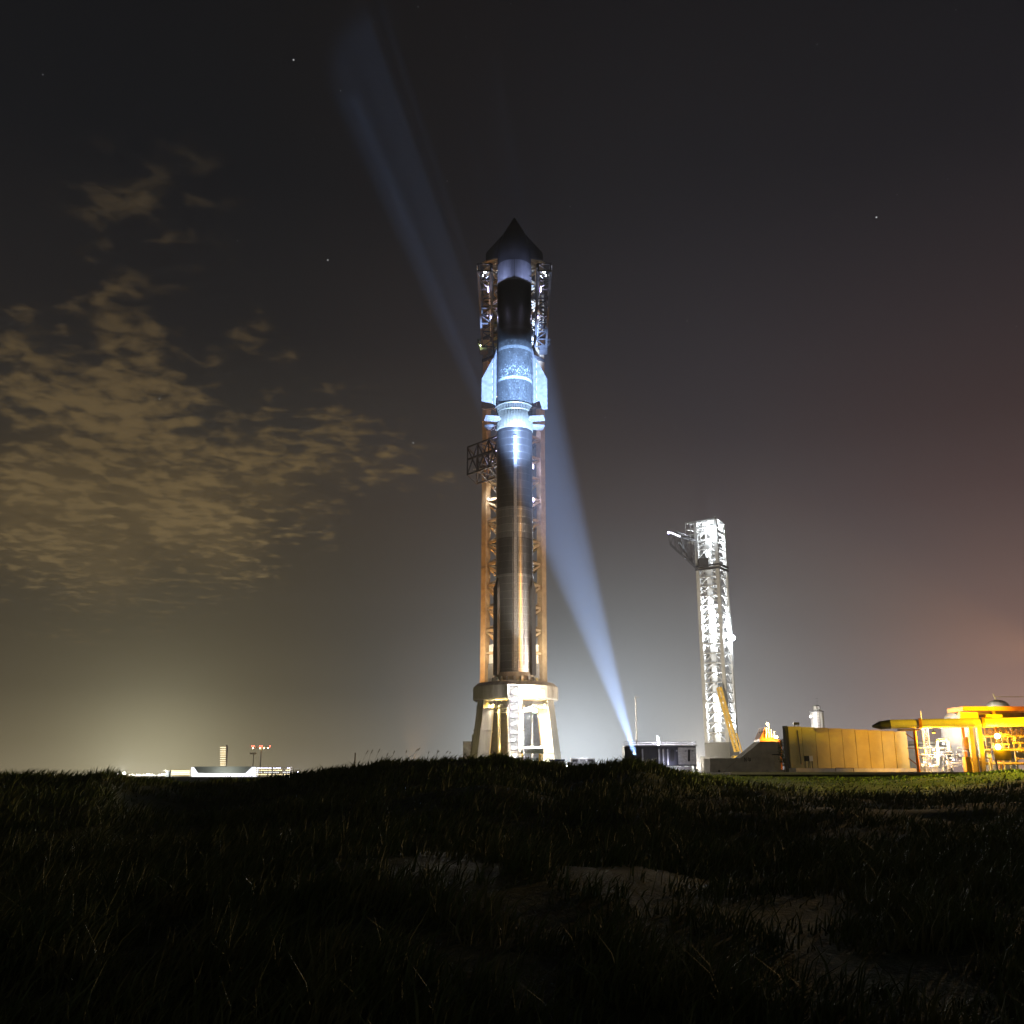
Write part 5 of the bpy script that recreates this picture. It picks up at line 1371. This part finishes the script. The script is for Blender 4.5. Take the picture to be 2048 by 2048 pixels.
# ------------------------------------------------------------------ far town across the plain
def make_town():
    Y = 1700.0
    def box_px(b, x0, y0, x1, y1, yy, dep):
        a, c = P(x0, y1, yy), P(x1, y0, yy); b.box(((a.x + c.x) / 2, yy + dep / 2, (max(a.z, -.5) + c.z) / 2), (c.x - a.x, dep, c.z - max(a.z, -.5)))
    E_W = emat("emissive_white", (.95, .96, 1.0), 2.0); E_Y = emat("lit_facade_warm", (1, .80, .42), 3.5); E_V = emat("lit_facade_violet", (.75, .75, 1.0), 6.0)
    M_ROOF = mat("dark_roof", (.10, .11, .10), .7); M_TB = mat("town_cladding", (.5, .45, .32), .7)
    p = P(445, 1552, Y)
    t = thing('hangar', (p.x, Y, 0), 'wide hangar with dark sloped roof and glowing white eaves on the horizon', 'hangar')
    q = lambda x, y: (P(x, y, Y).x, P(x, y, Y).z)
    b = MB(); b.prism([q(396, 1545), q(489, 1545), q(503, 1532), q(387, 1532)], 'y', Y, Y + 40); b.build('roof', M_ROOF, t)
    b = MB(); b.prism([(q(383, 1550)[0], -.5), (q(504, 1550)[0], -.5), q(504, 1545.6), q(383, 1545.6)], 'y', Y + 1, Y + 38); b.build('wall', E_W, t)  # light on the white wall and trim put in as emission
    for l in ([q(382, 1549), q(394, 1545.5), q(386, 1533.5), q(382, 1533.5)], [q(505, 1549), q(491, 1545.5), q(503, 1534), q(507, 1533)]):
        b = MB(); b.prism(l, 'y', Y + 1, Y + 36); b.build('gable_trim', E_W, t)
    t = thing('office_block', (P(360, 1550, Y).x, Y, 0), 'low lit block between the dim shed and the hangar', 'building')
    b = MB(); box_px(b, 341, 1538.5, 380, 1552, Y, 25); b.build('wall', M_TB, t)
    for k in range(3):
        b = MB(); box_px(b, 343, 1540 + 3.4 * k, 379, 1541.9 + 3.4 * k, Y - 1.0, .8); b.build('window_row', E_Y if k != 1 else E_W, t)
    t = thing('storage_shed', (P(335, 1550, Y).x, Y, 0), 'narrow dim shed between street lamps and lit block', 'shed')
    b = MB(); box_px(b, 331, 1541, 339, 1552, Y, 12); b.build('wall', M_ROOF, t)
    b = MB(); box_px(b, 330.5, 1540, 339.5, 1541, Y - .2, 12.4); b.build('roof', M_TB, t)
    t = thing('tower_block', (P(446, 1540, Y + 60).x, Y + 60, 0), 'tall slender lit tower block rising behind the hangar', 'building')
    b = MB(); box_px(b, 439.5, 1491, 452, 1552, Y + 60, 14); b.build('wall', M_TB, t)
    for k in range(9):
        b = MB(); box_px(b, 440, 1493 + 4.4 * k, 451.6, 1494.8 + 4.4 * k, Y + 58.8, 1.0); b.build('window_row', emat("dim_floor_lights", (1, .82, .5), 2.2), t)
    b = MB(); box_px(b, 447, 1489, 452.5, 1491, Y + 60, 8); b.build('roof_house', M_TB, t)
    t = thing('assembly_frame', (P(546, 1550, Y).x, Y, 0), 'long open framed building with rows of lights beyond the hangar', 'building')
    b = MB()
    for k in range(10): box_px(b, 512 + 7.6 * k, 1533, 512.9 + 7.6 * k, 1552, Y, 1.2)
    for k in range(5): box_px(b, 512, 1533 + 4.2 * k, 581, 1534 + 4.2 * k, Y - .4, 20)
    b.build('frame', M_TB, t)
    for k in range(4):
        b = MB(); rr = random.Random(k)
        for j in range(22):
            if rr.random() < .8: box_px(b, 512.5 + 3.1 * j, 1534.4 + 4.2 * k, 514.6 + 3.1 * j, 1536.2 + 4.2 * k, Y + 2, .6)
        b.build('light_row', (E_V, E_Y, E_W, E_Y)[k], t)
    # two tower cranes with red beacons
    for px0, px1, pm, lab in ((503, 540, 521, 'tower crane with long jib and red beacons above the hangar end'), (500, 512, 506, 'shorter tower crane mast beside the long jib crane')):
        t = thing('tower_crane', (P(pm, 1550, Y + 90).x, Y + 90, 0), lab, 'crane', 'tower cranes in the far town')
        b = MB(); yy = Y + 90; ytop = 1495 if pm > 510 else 1507
        a, c = P(pm - 1.4, 1552, yy), P(pm + 1.4, ytop, yy)
        b.truss((a.x, yy, 0), (a.x, yy, c.z), (c.x, yy, 0), (c.x, yy, c.z), 12, .8, 'x'); b.bar((a.x, yy, 0), (a.x, yy, c.z), .9); b.bar((c.x, yy, 0), (c.x, yy, c.z), .9)
        b.build('mast', M_TB, t)
        b = MB(); e0, e1 = P(px0, ytop, yy), P(px1, ytop, yy); b.truss(e0, e1, e0 + Vector((0, 0, 2.4)), e1 + Vector((0, 0, 2.4)), 10, .7, 'z'); b.bar(e0, e1, .9); b.build('jib', M_TB, t)
        if pm > 510:
            b = MB()
            for px in (504, 508, 520, 524, 540): b.ball(P(px, 1491, yy - 1), .9, 8, 5)
            build_each(b, 'red_beacon', L_RED, t)
            b = MB()
            for px in (506, 520, 528, 536): b.ball(P(px, 1495.5, yy - 2), .7, 8, 5)
            build_each(b, 'jib_lamp', L_WARM, t)
    # street lamps
    labs = ('brightest lamp on the far left of the horizon town', 'small lamp in the middle of the far lamp row', 'lamp at the right end of far lamp row', 'single blue-white lamp right of the long framed building', 'faint lamp near the bright far-left lamp')
    for (px, py, pw, r, c), lab in zip(((248, 1545.5, 9e5, 2.2, (1, .97, .82)), (298, 1548, 1.7e5, 1.0, (1, .97, .85)), (325, 1548, 2.0e5, 1.0, (.95, .95, 1)), (596, 1542.5, 1.2e5, 1.1, (.75, .75, 1)), (268, 1550, 1.2e5, .8, (1, .9, .8))), labs):
        p = P(px, py, Y)
        t = thing('lamp_post', (p.x, Y, 0), lab, 'street lamp', 'lamps of the far town')
        b = MB(); b.tube((p.x, Y + 1.5, -.5), (p.x, Y + 1.5, p.z), .25, n=6); b.build('pole', M_GALV, t)
        b = MB(); b.ball(p, r, 10, 6); b.build('lamp', emat("far_lamp_%d" % px, c, 30), t)
        light(p + Vector((0, -3, 2)), pw * .4, c, t, size=1.0)
    light(P(440, 1546, Y - 30), 1.2e5, (1, 1, .9), None, size=2.0, name="hangar_floodlight")
    rr = random.Random(9)
    for k in range(14):
        px = 236 + 7.4 * k + rr.uniform(-2, 2); yy = Y + rr.uniform(-60, 120); p = P(px, rr.uniform(1546.5, 1549.5), yy); r = rr.uniform(.35, .7)
        t = thing('lamp_post', (p.x, yy, 0), 'one of the small lamps dotted along the far left horizon', 'street lamp', 'small lamps of the far town')
        b = MB(); b.tube((p.x, yy + 1.0, -.5), (p.x, yy + 1.0, p.z), .2, n=6); b.build('pole', M_GALV, t)
        b = MB(); b.ball(p, r, 8, 5); b.build('lamp', emat("far_small_lamp_%d" % (k % 3), ((1, .95, .85), (1, .85, .6), (.9, .92, 1))[k % 3], 30), t)
    # parked long row of bright sheds
    t = thing('lit_canopy', (P(290, 1550, Y + 20).x, Y + 20, 0), 'long thin lit canopy under the far left lamps', 'canopy')
    b = MB(); box_px(b, 268, 1549.0, 320, 1550.4, Y + 20, 12); b.build('roof', E_W, t)  # roof emits in place of lamplight falling on it
    for px in (270, 286, 302, 318):
        b = MB(); box_px(b, px, 1550.4, px + .8, 1553, Y + 20, 1); b.build('post', M_TB, t)
make_town()

# ------------------------------------------------------------------ post and tall reeds on the dune crest
p = P(709.5, 1530, 54); zg = float(ground_z(np.array([p.x]), np.array([54.0]))[0]); zt = P(709.5, 1505, 54).z
b = MB(); b.bar((p.x, 54, zg - .3), (p.x, 54, zt), .045, .06); b.box((p.x, 54, zt + .005), (.06, .08, .02)); tag(b.build('marker_post', M_RUST, loc=(p.x, 54, zg)), 'thin wooden marker post on the dune crest', 'post')
reeds = [(722, 1497, 14), (735, 1496, 10), (748, 1494, 12), (768, 1503, 8), (783, 1498, 6), (811, 1497, 2), (820, 1494, 16), (826, 1492, 14), (853, 1500, 5), (864, 1499, 14), (872, 1497, 4), (884, 1499, 12), (893, 1501, 8)]
rl = ['thin seed-headed reed nearest the marker post on the crest'] + ['thin seed-headed reed on the dune crest between post and mount'] * 12
for (px, py, ln), lab in zip(reeds, rl):
    Y = 52.5; top = P(px + ln, py, Y); bs = P(px, 1520, Y); zg = float(ground_z(np.array([bs.x]), np.array([Y]))[0])
    b = MB(); pts = []
    for i in range(7):
        u = i / 6; pts.append(Vector((bs.x + (top.x - bs.x) * u ** 1.8, Y, zg - .05 + (top.z - zg) * (u if u < .8 else .8 + (u - .8) * .8))))
    for i in range(6): b.tube(pts[i], pts[i + 1], .009 - .001 * i, .009 - .001 * (i + 1), 5)
    for i in range(7):
        c = pts[5].lerp(pts[6], i / 6); b.ball(c + Vector((.01 * (i % 2), 0, -.012 * i % .03)), .020, 6, 4, (1.3, .8, .8))
    tag(b.build('reed', MATS.get('reed_straw') or mat("reed_straw", (.16, .13, .07), .8), loc=(bs.x, Y, zg)), lab, 'reed', 'reeds on the dune crest')
